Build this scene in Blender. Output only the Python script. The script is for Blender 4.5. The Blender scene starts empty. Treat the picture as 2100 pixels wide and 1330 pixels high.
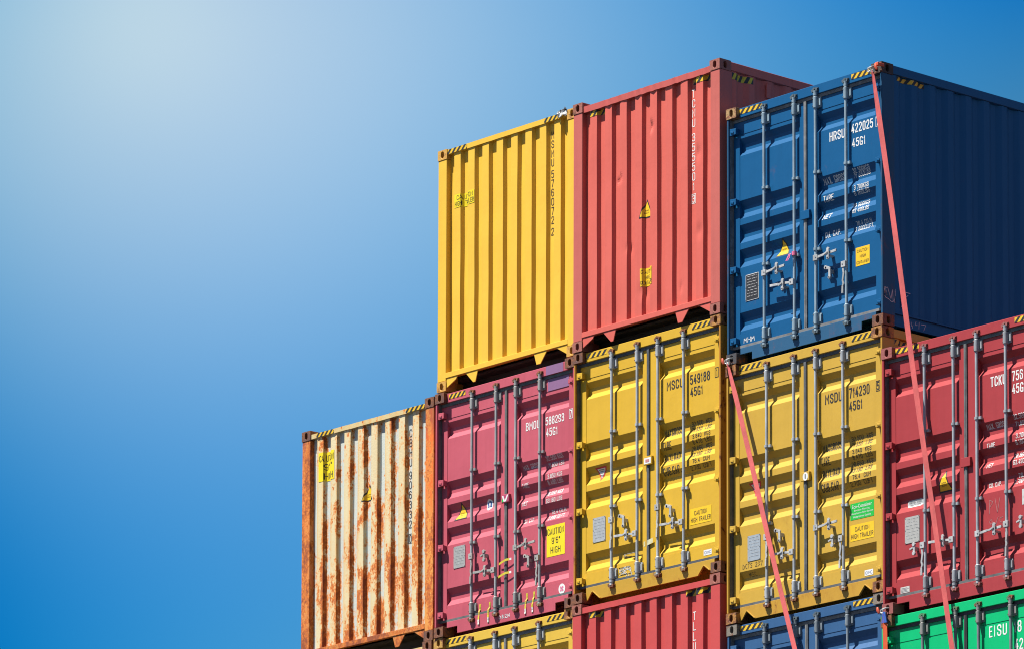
import bpy, bmesh, math, random
from mathutils import Vector, Matrix
R = math.radians
random.seed(7)
S = bpy.context.scene
C = S.collection

# ------------------------------------------------------------------ camera
Z0 = 20.36                                    # height of the top of the third column above the ground
cam_d = bpy.data.cameras.new('camera')
cam = bpy.data.objects.new('camera', cam_d)
C.objects.link(cam)
S.camera = cam
cam_d.sensor_fit = 'HORIZONTAL'
cam_d.sensor_width = 36.0
cam_d.lens = 11662.77 / 2100 * 36
cam_d.shift_x = (1050 - 1270.59) / 2100
cam_d.shift_y = (2284.81 - 664.7) / 2100
cam_d.clip_start = 1.0
cam_d.clip_end = 5000
VF = Vector((-0.73326022, 0.66941826, 0.11920001)).normalized()
VR = Vector((0.6743097, 0.73844805, 0.00095528)).normalized()
VU = VR.cross(VF).normalized()
m = Matrix.Identity(4)
for i, v in enumerate((VR, VU, -VF)):
    for j in range(3):
        m[j][i] = v[j]
m.translation = Vector((47.00274, -42.17602, -19.18953 + Z0))
cam.matrix_world = m

# ------------------------------------------------------------------ light and exposure
SUN_AZ, SUN_EL = 28.0, 64.0                   # degrees to the left of the doors' normal, height
sdir = Vector((-math.sin(R(SUN_AZ)) * math.cos(R(SUN_EL)), -math.cos(R(SUN_AZ)) * math.cos(R(SUN_EL)), math.sin(R(SUN_EL))))
sun_d = bpy.data.lights.new('sun', 'SUN')
sun_d.energy = 5.0
sun_d.angle = R(0.53)
sun_d.color = (1.0, 0.95, 0.87)
sun = bpy.data.objects.new('sun', sun_d)
sun.rotation_euler = (-sdir).to_track_quat('-Z', 'Y').to_euler()
C.objects.link(sun)
S.view_settings.view_transform = 'Standard'
S.view_settings.look = 'None'
S.view_settings.gamma = 1.0
S.cycles.filter_width = 1.05
EXPO = 1.35
S.view_settings.exposure = EXPO


def lin(c):
    """sRGB 0..255 to linear"""
    o = []
    for v in c:
        v = v / 255.0
        o.append(v / 12.92 if v <= 0.04045 else ((v + 0.055) / 1.055) ** 2.4)
    return o


# sky: Nishita everywhere, with the broad milky glow the photograph shows low in this part of it
w = bpy.data.worlds.new('World')
S.world = w
w.use_nodes = True
nt = w.node_tree
nt.nodes.clear()
out = nt.nodes.new('ShaderNodeOutputWorld')
bg = nt.nodes.new('ShaderNodeBackground')
nt.links.new(bg.outputs[0], out.inputs[0])
sky = nt.nodes.new('ShaderNodeTexSky')
sky.sky_type = 'NISHITA'
sky.sun_disc = False
sky.sun_elevation = R(SUN_EL)
sky.sun_rotation = R(180 + SUN_AZ)
sky.air_density = 0.55
sky.dust_density = 0.1
sky.ozone_density = 3.0
SKYK = 0.05
bg.inputs['Strength'].default_value = SKYK


def dir_px(px, py):
    return (VF + VR * ((px - 1270.59) / 11662.77) - VU * ((py - 2284.81) / 11662.77)).normalized()


def wn(t, **k):
    n = nt.nodes.new(t)
    for a, b in k.items():
        setattr(n, a, b)
    return n


tc = wn('ShaderNodeTexCoord')


def ang(px, py):
    """angle in radians between the looked-at direction and a fixed sky direction"""
    s = wn('ShaderNodeVectorMath', operation='SUBTRACT')
    nt.links.new(tc.outputs['Generated'], s.inputs[0])
    s.inputs[1].default_value = dir_px(px, py)
    l = wn('ShaderNodeVectorMath', operation='LENGTH')
    nt.links.new(s.outputs[0], l.inputs[0])
    return l.outputs['Value']


def ramp(fac, stops, scale):
    mp = wn('ShaderNodeMath', operation='MULTIPLY')
    nt.links.new(fac, mp.inputs[0])
    mp.inputs[1].default_value = 1.0 / scale
    r = wn('ShaderNodeValToRGB')
    r.color_ramp.interpolation = 'EASE' if len(stops) < 3 else 'LINEAR'
    e = r.color_ramp.elements
    while len(e) < len(stops):
        e.new(0.5)
    for i, (p, c) in enumerate(stops):
        e[i].position = p
        e[i].color = (*c, 1)
    nt.links.new(mp.outputs[0], r.inputs[0])
    return r.outputs[0]


PX = 1 / 11600.0
K = 1.0 / (2 ** EXPO) / SKYK


def sk(c):
    return [v * K for v in lin(c)]


# colour of the hazy part of the sky as a smooth function of direction (sRGB, cubic in two fixed world directions)
COEF = [(0, 0, (0.4276, 0.66, 0.8533)), (0, 1, (-0.3455, -0.2036, -0.0888)), (0, 2, (-0.0083, -0.0096, -0.0426)), (0, 3, (0.4416, 0.2714, 0.0559)),
        (1, 0, (-0.2295, -0.1401, -0.1054)), (1, 1, (0.4524, 0.19, -0.0564)), (1, 2, (0.223, 0.0799, -0.0077)), (2, 0, (-0.0226, -0.0553, -0.1088)),
        (2, 1, (0.2427, 0.0747, -0.0679)), (3, 0, (0.1978, 0.0887, 0.0212)), (-1, -1, (0.040, 0.030, 0.006))]


def wmath(op, a, b):
    n = wn('ShaderNodeMath', operation=op)
    for i, q in enumerate((a, b)):
        if isinstance(q, bpy.types.NodeSocket):
            nt.links.new(q, n.inputs[i])
        else:
            n.inputs[i].default_value = q
    return n.outputs[0]


def wdot(v):
    n = wn('ShaderNodeVectorMath', operation='DOT_PRODUCT')
    nt.links.new(tc.outputs['Generated'], n.inputs[0])
    n.inputs[1].default_value = v
    return n.outputs['Value']


den = wmath('MAXIMUM', wdot(VF), 0.2)
su = wmath('DIVIDE', wdot(VR), den)
sv = wmath('DIVIDE', wdot(VU), den)
su = wmath('ADD', wmath('MULTIPLY', su, 11.66277), (1270.59 - 1000) / 1000)
sv = wmath('ADD', wmath('MULTIPLY', sv, -11.66277), (2284.81 - 600) / 1000)
su = wmath('MAXIMUM', wmath('MINIMUM', su, 1.15), -1.1)
sv = wmath('MAXIMUM', wmath('MINIMUM', sv, 0.75), -0.65)
acc = None
for i, j, c in COEF:
    t = 1.0
    if i < 0:                                 # the brighter core of the glow
        du, dv = wmath('ADD', su, 0.7), wmath('ADD', sv, 0.55)
        rr = wmath('ADD', wmath('MULTIPLY', du, du), wmath('MULTIPLY', dv, dv))
        t = wmath('POWER', 2.71828, wmath('MULTIPLY', rr, -25.0))
    for q in [su] * i + [sv] * j:
        t = q if isinstance(t, float) else wmath('MULTIPLY', t, q)
    n = wn('ShaderNodeVectorMath', operation='SCALE')
    n.inputs[0].default_value = c
    if isinstance(t, float):
        n.inputs['Scale'].default_value = 1.0
    else:
        nt.links.new(t, n.inputs['Scale'])
    if acc is None:
        acc = n.outputs[0]
    else:
        ad = wn('ShaderNodeVectorMath', operation='ADD')
        nt.links.new(acc, ad.inputs[0])
        nt.links.new(n.outputs[0], ad.inputs[1])
        acc = ad.outputs[0]
mxm = wn('ShaderNodeVectorMath', operation='MAXIMUM')
nt.links.new(acc, mxm.inputs[0])
mxm.inputs[1].default_value = (0.05, 0.35, 0.6)
gam = wn('ShaderNodeGamma')
nt.links.new(mxm.outputs[0], gam.inputs[0])
gam.inputs[1].default_value = 2.2
gain = wn('ShaderNodeMixRGB', blend_type='MULTIPLY')
gain.inputs[0].default_value = 1
nt.links.new(gam.outputs[0], gain.inputs[1])
gain.inputs[2].default_value = (K, K, K, 1)
msk = ramp(ang(1050, 665), [(0.3, (1, 1, 1)), (1.0, (0, 0, 0))], 0.45)
mx = wn('ShaderNodeMixRGB')
nt.links.new(msk, mx.inputs[0])
nt.links.new(sky.outputs[0], mx.inputs[1])
nt.links.new(gain.outputs[0], mx.inputs[2])
nt.links.new(mx.outputs[0], bg.inputs['Color'])

# ------------------------------------------------------------------ materials
ALB = 0.64                                    # lit colour in the picture / base colour for a wall in this sun


RAWK = 2 ** (0.85 - EXPO)                     # base colours below were picked for an exposure of 0.85


class Mat:
    def __init__(s, name):
        s.m = bpy.data.materials.new(name)
        s.m.use_nodes = True
        s.t = s.m.node_tree
        s.b = s.t.nodes['Principled BSDF']
        s.tc = s.t.nodes.new('ShaderNodeTexCoord')

    def n(s, t, **k):
        o = s.t.nodes.new(t)
        for a, b in k.items():
            setattr(o, a, b)
        return o

    def put(s, sock, v):
        if sock.name == 'Base Color':
            v = s.mix(1.0, v, (RAWK, RAWK, RAWK), 'MULTIPLY')
        if isinstance(v, bpy.types.NodeSocket):
            s.t.links.new(v, sock)
        elif isinstance(v, (tuple, list)):
            sock.default_value = (*v, 1) if len(v) == 3 and sock.type == 'RGBA' else v
        else:
            sock.default_value = v

    def noise(s, scale, detail=4, rough=0.5, stretch=(1, 1, 1), off=(0, 0, 0), dist=0.0):
        mp = s.n('ShaderNodeMapping')
        s.t.links.new(s.tc.outputs['Object'], mp.inputs[0])
        mp.inputs['Scale'].default_value = stretch
        mp.inputs['Location'].default_value = off
        n = s.n('ShaderNodeTexNoise')
        s.t.links.new(mp.outputs[0], n.inputs['Vector'])
        n.inputs['Scale'].default_value = scale
        n.inputs['Detail'].default_value = detail
        n.inputs['Roughness'].default_value = rough
        n.inputs['Distortion'].default_value = dist
        return n.outputs['Fac']

    def math(s, op, a, b=0.0, c=None):
        n = s.n('ShaderNodeMath', operation=op)
        s.put(n.inputs[0], a)
        s.put(n.inputs[1], b)
        if c is not None:
            s.put(n.inputs[2], c)
        return n.outputs[0]

    def mr(s, v, a, b, c=0.0, d=1.0):
        n = s.n('ShaderNodeMapRange')
        n.clamp = True
        for i, x in enumerate((v, a, b, c, d)):
            s.put(n.inputs[i], x)
        return n.outputs[0]

    def mix(s, f, a, b, mode='MIX'):
        n = s.n('ShaderNodeMixRGB', blend_type=mode)
        s.put(n.inputs[0], f)
        s.put(n.inputs[1], a)
        s.put(n.inputs[2], b)
        return n.outputs[0]

    def bump(s, h, strength, dist=0.01):
        n = s.n('ShaderNodeBump')
        s.put(n.inputs['Height'], h)
        n.inputs['Strength'].default_value = strength
        n.inputs['Distance'].default_value = dist
        s.t.links.new(n.outputs[0], s.b.inputs['Normal'])

    def xyz(s):
        n = s.n('ShaderNodeSeparateXYZ')
        s.t.links.new(s.tc.outputs['Object'], n.inputs[0])
        return n.outputs


_cache = {}


def alb(c):
    return [v / ALB / (2 ** 0.85) for v in lin(c)]


RUST_D, RUST_O = (0.085, 0.028, 0.012), (0.26, 0.075, 0.018)


def paint(name, col, rust=0.2, seed=0.0, fade=0.12, rough=0.42, raw=False, streak=0.1):
    """sun-faded container enamel with chips, rust and rain streaks"""
    key = ('p', name)
    if key in _cache:
        return _cache[key]
    M = Mat(name)
    base = col if raw else alb(col)
    o = (seed * 3.1, seed * 1.7, seed * 2.3)
    big = M.noise(1.1, 3, 0.55, (1, 1, 1), o)
    c = M.mix(M.mr(big, 0.3, 0.7, 0, fade), base, [min(v * 1.22 + 0.012, 0.9) for v in base])
    st = M.noise(9, 5, 0.6, (1.6, 1.6, 0.07), o)
    c = M.mix(M.mr(st, 0.48, 0.78, 0, streak), c, [v * 0.45 for v in base])
    st2 = M.noise(17, 4, 0.6, (1.3, 1.3, 0.05), (o[0] + 7, o[1], o[2]))
    c = M.mix(M.mr(st2, 0.55, 0.8, 0, streak * 0.8), c, [min(v * 1.22 + 0.012, 0.9) for v in base])
    fine = M.noise(60, 3, 0.6, (1, 1, 1), o)
    c = M.mix(M.mr(fine, 0.3, 0.75, 0, 0.10), c, [v * 0.7 for v in base])
    scf = M.noise(13, 7, 0.75, (1, 1, 0.45), (o[0] + 21, o[1] + 4, o[2]), 0.6)
    c = M.mix(M.mr(scf, 0.62, 0.74, 0, 0.35), c, [v * 0.62 for v in base])
    scl = M.noise(10, 7, 0.75, (1, 1, 0.7), (o[0] + 37, o[1] + 14, o[2]), 0.8)
    c = M.mix(M.mr(scl, 0.64, 0.76, 0, 0.30), c, [min(v * 1.3 + 0.04, 0.9) for v in base])
    n1 = M.noise(7.0, 9, 0.72, (1, 1, 0.55), o, 0.4)
    n2 = M.noise(1.6, 2, 0.5, (1, 1, 0.7), (o[0] + 3, o[1] + 9, o[2]))
    f = M.math('ADD', n1, M.math('MULTIPLY', n2, 0.35))
    th = 0.99 - 0.34 * rust
    halo = M.mr(f, th - 0.10, th + 0.02, 0, 0.30 + 0.35 * rust)
    core = M.mr(f, th, th + 0.03, 0, 0.95)
    rn = M.noise(24, 5, 0.65, (1, 1, 1), o)
    rc = M.mix(M.mr(rn, 0.35, 0.65), RUST_D, RUST_O)
    c = M.mix(halo, c, M.mix(0.5, RUST_O, base))
    c = M.mix(core, c, rc)
    M.put(M.b.inputs['Base Color'], c)
    M.put(M.b.inputs['Roughness'], M.mr(core, 0, 1, rough, 0.85))
    M.b.inputs['Specular IOR Level'].default_value = 0.22
    wav = M.noise(2.3, 3, 0.5, (1, 1, 1), o)
    fin = M.noise(38, 3, 0.5, (1, 1, 1), o)
    M.bump(M.math('ADD', M.math('MULTIPLY', wav, 1.0), M.math('MULTIPLY', fin, 0.04)), 0.35, 0.02)
    _cache[key] = M.m
    return M.m


def rusty_wall(name, cream, pale, seed=0.0, amount=0.0, posts=False):
    """cream enamel eaten by rust, worst along the right hand edge of each rib"""
    key = ('r', name)
    if key in _cache:
        return _cache[key]
    M = Mat(name)
    x, y, z = M.xyz()
    o = (seed, seed * 2, seed * 3)
    if posts:
        c = M.mix(M.mr(M.noise(5.0, 5, 0.6, (1.6, 1, 0.14), o), 0.46, 0.70), (0.82, 0.16, 0.012), alb(cream))
        c = M.mix(M.mr(M.math('ADD', z, M.math('MULTIPLY', M.noise(2.5, 4, 0.6, (2, 1, 0.8), o), 1.6)), 1.7, 2.7, 0.75, 0.0), c, alb(cream))
        c = M.mix(M.mr(M.math('ADD', z, M.noise(6, 5, 0.7, (1, 1, 0.5), o)), 2.75, 3.3, 0, 0.8), c, (0.30, 0.075, 0.04))
        bias = M.mr(M.noise(1.3, 2, 0.5, (1, 1, 1), o), 0.3, 0.7, -0.05, 0.12)
    else:
        c = M.mix(M.mr(y, 0.050, 0.062), alb(cream), alb(pale))
        ph = M.math('FRACT', M.math('DIVIDE', M.math('SUBTRACT', x, 0.2695), 0.2515))
        edge = M.math('SUBTRACT', 1.0, M.math('MULTIPLY', M.math('ABSOLUTE', M.math('SUBTRACT', ph, 0.47)), 4.6))
        edge = M.mr(edge, 0, 1, -0.040, 0.095)
        low = M.mr(z, 0.2, 2.6, 0.055, -0.03)
        bias = M.math('ADD', edge, low)
        # orange stain washed down the ribs
        stn = M.noise(8, 4, 0.6, (1.2, 1.2, 0.06), o)
        nearedge = M.mr(M.math('ABSOLUTE', M.math('SUBTRACT', ph, 0.225)), 0.10, 0.225, 0.25, 1.0)
        stain = M.math('MULTIPLY', M.math('MULTIPLY', M.mr(stn, 0.40, 0.66, 0, 0.85), nearedge), M.mr(y, 0.045, 0.066, 1, 0.10))
        c = M.mix(stain, c, (0.74, 0.43, 0.13))
    patch = M.noise(3.4, 4, 0.6, (1.4, 1, 0.50), o, 0.3)
    n1 = M.noise(21.0, 10, 0.72, (1, 1, 0.62), o, 0.2)
    n2 = M.noise(46.0, 4, 0.6, (1, 1, 0.8), o)
    f = M.math('ADD', M.math('ADD', M.math('MULTIPLY', n1, 0.60), M.math('MULTIPLY', n2, 0.26)), M.math('ADD', bias, M.math('MULTIPLY', patch, 0.80)))
    th = 0.910 - amount
    halo = M.mr(f, th - 0.085, th, 0, 0.75)
    core = M.mr(f, th, th + 0.015, 0, 1)
    deep = M.mr(f, th + 0.06, th + 0.16, 0, 0.9)
    mp = M.n('ShaderNodeMapping')
    M.t.links.new(M.tc.outputs['Object'], mp.inputs[0])
    mp.inputs['Scale'].default_value = (1, 0.02, 0.62)
    vo = M.n('ShaderNodeTexVoronoi')
    M.t.links.new(mp.outputs[0], vo.inputs['Vector'])
    vo.inputs['Scale'].default_value = 19.0
    sx = M.n('ShaderNodeSeparateXYZ')
    M.t.links.new(vo.outputs['Color'], sx.inputs[0])
    rad = M.math('MULTIPLY', M.mr(sx.outputs[0], 0.30, 1.0, 0.0, 0.40), M.mr(patch, 0.34, 0.60, 0.15, 1.0))
    dist = M.math('ADD', vo.outputs['Distance'], M.math('MULTIPLY', M.math('SUBTRACT', n2, 0.5), 0.30))
    spot = M.mr(M.math('SUBTRACT', rad, dist), 0.0, 0.05, 0, 1)
    shalo = M.mr(M.math('SUBTRACT', rad, dist), -0.10, 0.0, 0, 0.55)
    halo = M.math('MAXIMUM', halo, shalo)
    core = M.math('MAXIMUM', core, spot)
    c = M.mix(halo, c, (0.80, 0.34, 0.06))
    rn = M.noise(34, 6, 0.7, (1, 1, 1), o)
    rust = M.mix(M.mr(rn, 0.35, 0.65), (0.40, 0.085, 0.010), (0.78, 0.22, 0.02))
    rust = M.mix(deep, rust, (0.25, 0.052, 0.012))
    c = M.mix(core, c, rust)
    M.put(M.b.inputs['Base Color'], c)
    M.put(M.b.inputs['Roughness'], M.mr(core, 0, 1, 0.45, 0.9))
    M.bump(M.math('ADD', M.math('MULTIPLY', core, -0.25), M.noise(40, 4, 0.6)), 0.35, 0.006)
    _cache[key] = M.m
    return M.m


def plain(name, col, rough=0.5, metal=0.0, var=0.15, scale=30, raw=True, bump=0.0):
    key = ('s', name)
    if key in _cache:
        return _cache[key]
    M = Mat(name)
    base = col if raw else alb(col)
    n = M.noise(scale, 5, 0.6)
    M.put(M.b.inputs['Base Color'], M.mix(M.mr(n, 0.3, 0.7), [v * (1 - var) for v in base], [min(v * (1 + var), 0.9) for v in base]))
    M.b.inputs['Roughness'].default_value = rough
    M.b.inputs['Metallic'].default_value = metal
    if bump:
        M.bump(n, bump, 0.004)
    _cache[key] = M.m
    return M.m


def rustmetal(name, col, amt=0.5, seed=0.0):
    """cast steel: old paint over brown rust"""
    key = ('c', name)
    if key in _cache:
        return _cache[key]
    M = Mat(name)
    o = (seed, seed * 2.2, seed * .7)
    n = M.noise(9, 8, 0.7, (1, 1, 1), o, 0.5)
    rn = M.noise(30, 5, 0.7, (1, 1, 1), o)
    rc = M.mix(M.mr(rn, 0.35, 0.65), (0.075, 0.030, 0.018), (0.30, 0.095, 0.028))
    c = M.mix(M.mr(n, 0.62 - 0.3 * amt, 0.70 - 0.3 * amt), col, rc)
    M.put(M.b.inputs['Base Color'], c)
    M.b.inputs['Roughness'].default_value = 0.75
    M.bump(rn, 0.5, 0.006)
    _cache[key] = M.m
    return M.m


def zinc(name, col=(0.36, 0.40, 0.43), rough=0.42, seed=0.0):
    key = ('z', name)
    if key in _cache:
        return _cache[key]
    M = Mat(name)
    n = M.noise(14, 6, 0.65, (1, 1, 0.35), (seed, seed, seed))
    s = M.noise(50, 3, 0.6, (1, 1, 1), (seed, seed, seed))
    c = M.mix(M.mr(n, 0.35, 0.7), [v * 0.72 for v in col], [v * 1.15 for v in col])
    c = M.mix(M.mr(s, 0.66, 0.78, 0, 0.6), c, (0.16, 0.09, 0.05))
    M.put(M.b.inputs['Base Color'], c)
    M.b.inputs['Metallic'].default_value = 0.15
    M.b.inputs['Roughness'].default_value = rough
    _cache[key] = M.m
    return M.m


GASKET = plain('rubber_gasket_dark', (0.045, 0.052, 0.062), 0.6, 0, 0.5, 12)
GASKET_L = plain('rubber_gasket_weathered', (0.17, 0.18, 0.19), 0.65, 0, 0.4, 10)
ZINC = zinc('galvanised_steel', (0.50, 0.54, 0.57))
ZINC_D = zinc('galvanised_steel_dull', (0.23, 0.25, 0.27), 0.5, 4)
ZINC_B = zinc('galvanised_steel_bright', (0.55, 0.56, 0.56), 0.38, 9)
YEL = plain('yellow_vinyl', (0.94, 0.56, 0.010), 0.45, 0, 0.06, 8)
LEM = plain('lemon_vinyl', (0.94, 0.70, 0.006), 0.45, 0, 0.06, 8)
SEAL = plain('seal_tape_yellow', (0.62, 0.52, 0.03), 0.5, 0, 0.15, 20)
TAPE_Y = plain('hazard_yellow', (0.80, 0.47, 0.012), 0.5, 0, 0.22, 14)
BLK = plain('black_print', (0.014, 0.015, 0.02), 0.55, 0, 0.2, 20)
WHT = plain('white_print', (0.80, 0.81, 0.80), 0.5, 0, 0.10, 20)
CHALK = plain('chalk_scrawl', (0.70, 0.74, 0.78), 0.8, 0, 0.25, 60)
MARKER = plain('dark_marker', (0.10, 0.07, 0.03), 0.7, 0, 0.3, 60)
REDP = plain('red_print', (0.62, 0.03, 0.04), 0.5, 0, 0.1, 10)
GRNP = plain('green_vinyl', (0.012, 0.50, 0.055), 0.45, 0, 0.06, 10)
BLUP = plain('blue_print', (0.015, 0.10, 0.36), 0.5, 0, 0.1, 10)
PINKP = plain('pink_print', (0.72, 0.16, 0.30), 0.5, 0, 0.1, 10)
PLINK = plain('plate_print', (0.41, 0.43, 0.45), 0.6, 0, 0.2, 40)
GRYP = plain('grey_print', (0.20, 0.22, 0.24), 0.6, 0, 0.3, 40)
PLATE = plain('aluminium_plate', (0.48, 0.51, 0.53), 0.45, 0.3, 0.18, 25)
WOODB = plain('dark_underfloor', (0.05, 0.042, 0.036), 0.8, 0, 0.3, 6)


# ------------------------------------------------------------------ mesh building
class MB:
    def __init__(s):
        s.v, s.f, s.mi = [], [], []

    def face(s, pts, mi=0):
        b = len(s.v)
        s.v += [tuple(p) for p in pts]
        s.f.append(tuple(range(b, b + len(pts))))
        s.mi.append(mi)

    def idx(s, verts, faces, mi=0):
        b = len(s.v)
        s.v += [tuple(p) for p in verts]
        for f in faces:
            s.f.append(tuple(b + i for i in f))
            s.mi.append(mi)

    def box(s, x0, x1, y0, y1, z0, z1, mi=0):
        v = [(x, y, z) for z in (z0, z1) for y in (y0, y1) for x in (x0, x1)]
        s.idx(v, [(0, 2, 3, 1), (4, 5, 7, 6), (0, 1, 5, 4), (2, 6, 7, 3), (0, 4, 6, 2), (1, 3, 7, 5)], mi)
        return s

    def obox(s, c, dx, dy, dz, ry=0.0, mi=0):
        """box of half sizes turned about the y axis"""
        ca, sa = math.cos(ry), math.sin(ry)
        v = []
        for z in (-dz, dz):
            for y in (-dy, dy):
                for x in (-dx, dx):
                    v.append((c[0] + x * ca - z * sa, c[1] + y, c[2] + x * sa + z * ca))
        s.idx(v, [(0, 2, 3, 1), (4, 5, 7, 6), (0, 1, 5, 4), (2, 6, 7, 3), (0, 4, 6, 2), (1, 3, 7, 5)], mi)
        return s

    def prism(s, poly, axis, a, b, mi=0):
        """extrude a closed outline of 2-D points along an axis ('x': (y,z), 'y': (x,z), 'z': (x,y))"""
        def P(q, t):
            return {'x': (t, q[0], q[1]), 'y': (q[0], t, q[1]), 'z': (q[0], q[1], t)}[axis]
        n = len(poly)
        v = [P(q, a) for q in poly] + [P(q, b) for q in poly]
        area = sum(poly[i][0] * poly[(i + 1) % n][1] - poly[(i + 1) % n][0] * poly[i][1] for i in range(n))
        ccw = (area > 0) != (axis == 'y')
        f = [(i, (i + 1) % n, n + (i + 1) % n, n + i) for i in range(n)]
        caps = [tuple(reversed(range(n))), tuple(range(n, 2 * n))]
        fs = f + caps
        if not ccw:
            fs = [tuple(reversed(q)) for q in fs]
        s.idx(v, fs, mi)
        return s

    def tube(s, pts, r, n=10, mi=0, cap=True):
        pts = [Vector(p) for p in pts]
        rings = []
        up = Vector((0.31, -0.9, 0.2))
        for i, p in enumerate(pts):
            d = (pts[min(i + 1, len(pts) - 1)] - pts[max(i - 1, 0)]).normalized()
            a = d.cross(up).normalized()
            b = d.cross(a)
            rr = r[i] if isinstance(r, (list, tuple)) else r
            rings.append([p + a * (math.cos(2 * math.pi * k / n) * rr) + b * (math.sin(2 * math.pi * k / n) * rr) for k in range(n)])
        v = [q for g in rings for q in g]
        f = []
        for i in range(len(pts) - 1):
            for k in range(n):
                f.append((i * n + k, i * n + (k + 1) % n, (i + 1) * n + (k + 1) % n, (i + 1) * n + k))
        if cap:
            f.append(tuple(reversed(range(n))))
            f.append(tuple((len(pts) - 1) * n + k for k in range(n)))
        s.idx(v, f, mi)
        return s

    def build(s, name, mats, parent=None, bevel=0.0, smooth=False):
        me = bpy.data.meshes.new(name)
        me.from_pydata(s.v, [], s.f)
        for mm in (mats if isinstance(mats, (list, tuple)) else [mats]):
            me.materials.append(mm)
        for p, i in zip(me.polygons, s.mi):
            p.material_index = i
            p.use_smooth = smooth
        me.update()
        o = bpy.data.objects.new(name, me)
        C.objects.link(o)
        if parent is not None:
            o.parent = parent
        if bevel:
            b = o.modifiers.new('bevel', 'BEVEL')
            b.width = bevel
            b.segments = 2
            b.limit_method = 'ANGLE'
            b.angle_limit = R(50)
        if smooth:
            e = o.modifiers.new('split', 'EDGE_SPLIT')
            e.split_angle = R(40)
        return o


W, L, H = 2.438, 12.192, 2.896


# ------------------------------------------------------------------ surfaces that marks lie on
class Face:
    """front surface as y(x,z); kinks are the lines along which a flat mark has to be folded"""
    def __init__(s, kx, kz, fn):
        s.kx, s.kz, s.fn = kx, kz, fn


GROOVES = [(2.356, 2.553), (1.642, 1.849), (1.364, 1.572), (1.086, 1.295), (0.579 - .207, 0.579)]
DY, DD = 0.087, 0.044


def door_profile():
    p = [(0.20, 0.0)]
    for a, b in sorted(GROOVES):
        h = (b - a - 0.07) / 2
        p += [(a, 0.0), (a + h, DD), (b - h, DD), (b, 0.0)]
    p.append((2.70, 0.0))
    return p


DPROF = door_profile()


def interp(pr, t):
    if t <= pr[0][0]:
        return pr[0][1]
    for (a, ya), (b, yb) in zip(pr, pr[1:]):
        if a <= t <= b:
            return ya + (yb - ya) * (t - a) / max(b - a, 1e-9)
    return pr[-1][1]


PAN_L, PAN_R = (0.134, 1.080), (1.359, 2.258)


def door_y(x, z, flat=False):
    if z > 2.745:
        return 0.050
    if z < 0.185:
        return 0.060
    if not (PAN_L[0] < x < PAN_L[1] or PAN_R[0] < x < PAN_R[1]) or z > 2.596 or z < 0.343:
        return 0.083
    return DY if flat else DY + interp(DPROF, z)


DOOR = Face([], [a for a, _ in DPROF[1:-1]], lambda x, z: door_y(x, z))
DOOR_FLAT = Face([], [], lambda x, z: door_y(x, z, True))
RIB0, PITCH, RIBW, SL, RD = 0.2695, 0.2515, 0.113, 0.020, 0.0456
WALL_Y = 0.025


def wall_profile():
    """front wall: outward ribs between inward channels, as (x, extra depth)"""
    p = [(0.150, RD), (RIB0 - SL, RD)]
    for i in range(8):
        a = RIB0 + i * PITCH
        p += [(a, 0.0), (a + RIBW, 0.0), (a + RIBW + SL, RD), (a + PITCH - SL, RD)]
    p[-1] = (W - 0.150, RD)
    return p


WPROF = wall_profile()
DENTS = {'red': [(1.285, 2.365, 0.035, 0.026), (0.77, 1.88, 0.028, 0.018), (0.70, 1.87, 0.02, 0.012), (0.90, 1.05, 0.035, 0.008), (1.15, .50, .06, .012), (1.76, 0.42, 0.04, 0.010), (2.05, 1.9, 0.05, 0.012), (2.08, 1.0, .05, .01)]}
WALL = Face([a for a, _ in WPROF], [], lambda x, z: WALL_Y - 0.004 + interp(WPROF, x))
SIDE_IN = 0.020


def side_profile(y):
    """right hand wall: how far the corrugation lies inside the rail"""
    t = (y - 0.20) % 0.282
    if y < 0.20:
        return 0.0
    pr = [(0, 0), (0.072, 0.0), (0.140, 0.036), (0.210, 0.036), (0.278, 0.0), (0.282, 0.0)]
    return interp(pr, t)


def poly_clip(poly, n, d):
    o = []
    for i in range(len(poly)):
        a, b = poly[i], poly[(i + 1) % len(poly)]
        fa, fb = a[0] * n[0] + a[1] * n[1] - d, b[0] * n[0] + b[1] * n[1] - d
        if fa >= 0:
            o.append(a)
        if (fa >= 0) != (fb >= 0):
            t = fa / (fa - fb)
            o.append((a[0] + (b[0] - a[0]) * t, a[1] + (b[1] - a[1]) * t))
    return o


def strips(poly, kinks, ax):
    xs = [q[ax] for q in poly]
    ks = [-1e3] + sorted(k for k in kinks if min(xs) < k < max(xs)) + [1e3]
    n = (1, 0) if ax == 0 else (0, 1)
    for a, b in zip(ks, ks[1:]):
        p = poly_clip(poly, n, a) if a > -1e3 else poly
        if b < 1e3 and p:
            p = poly_clip(p, (-n[0], -n[1]), -b)
        if len(p) > 2:
            yield p


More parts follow.
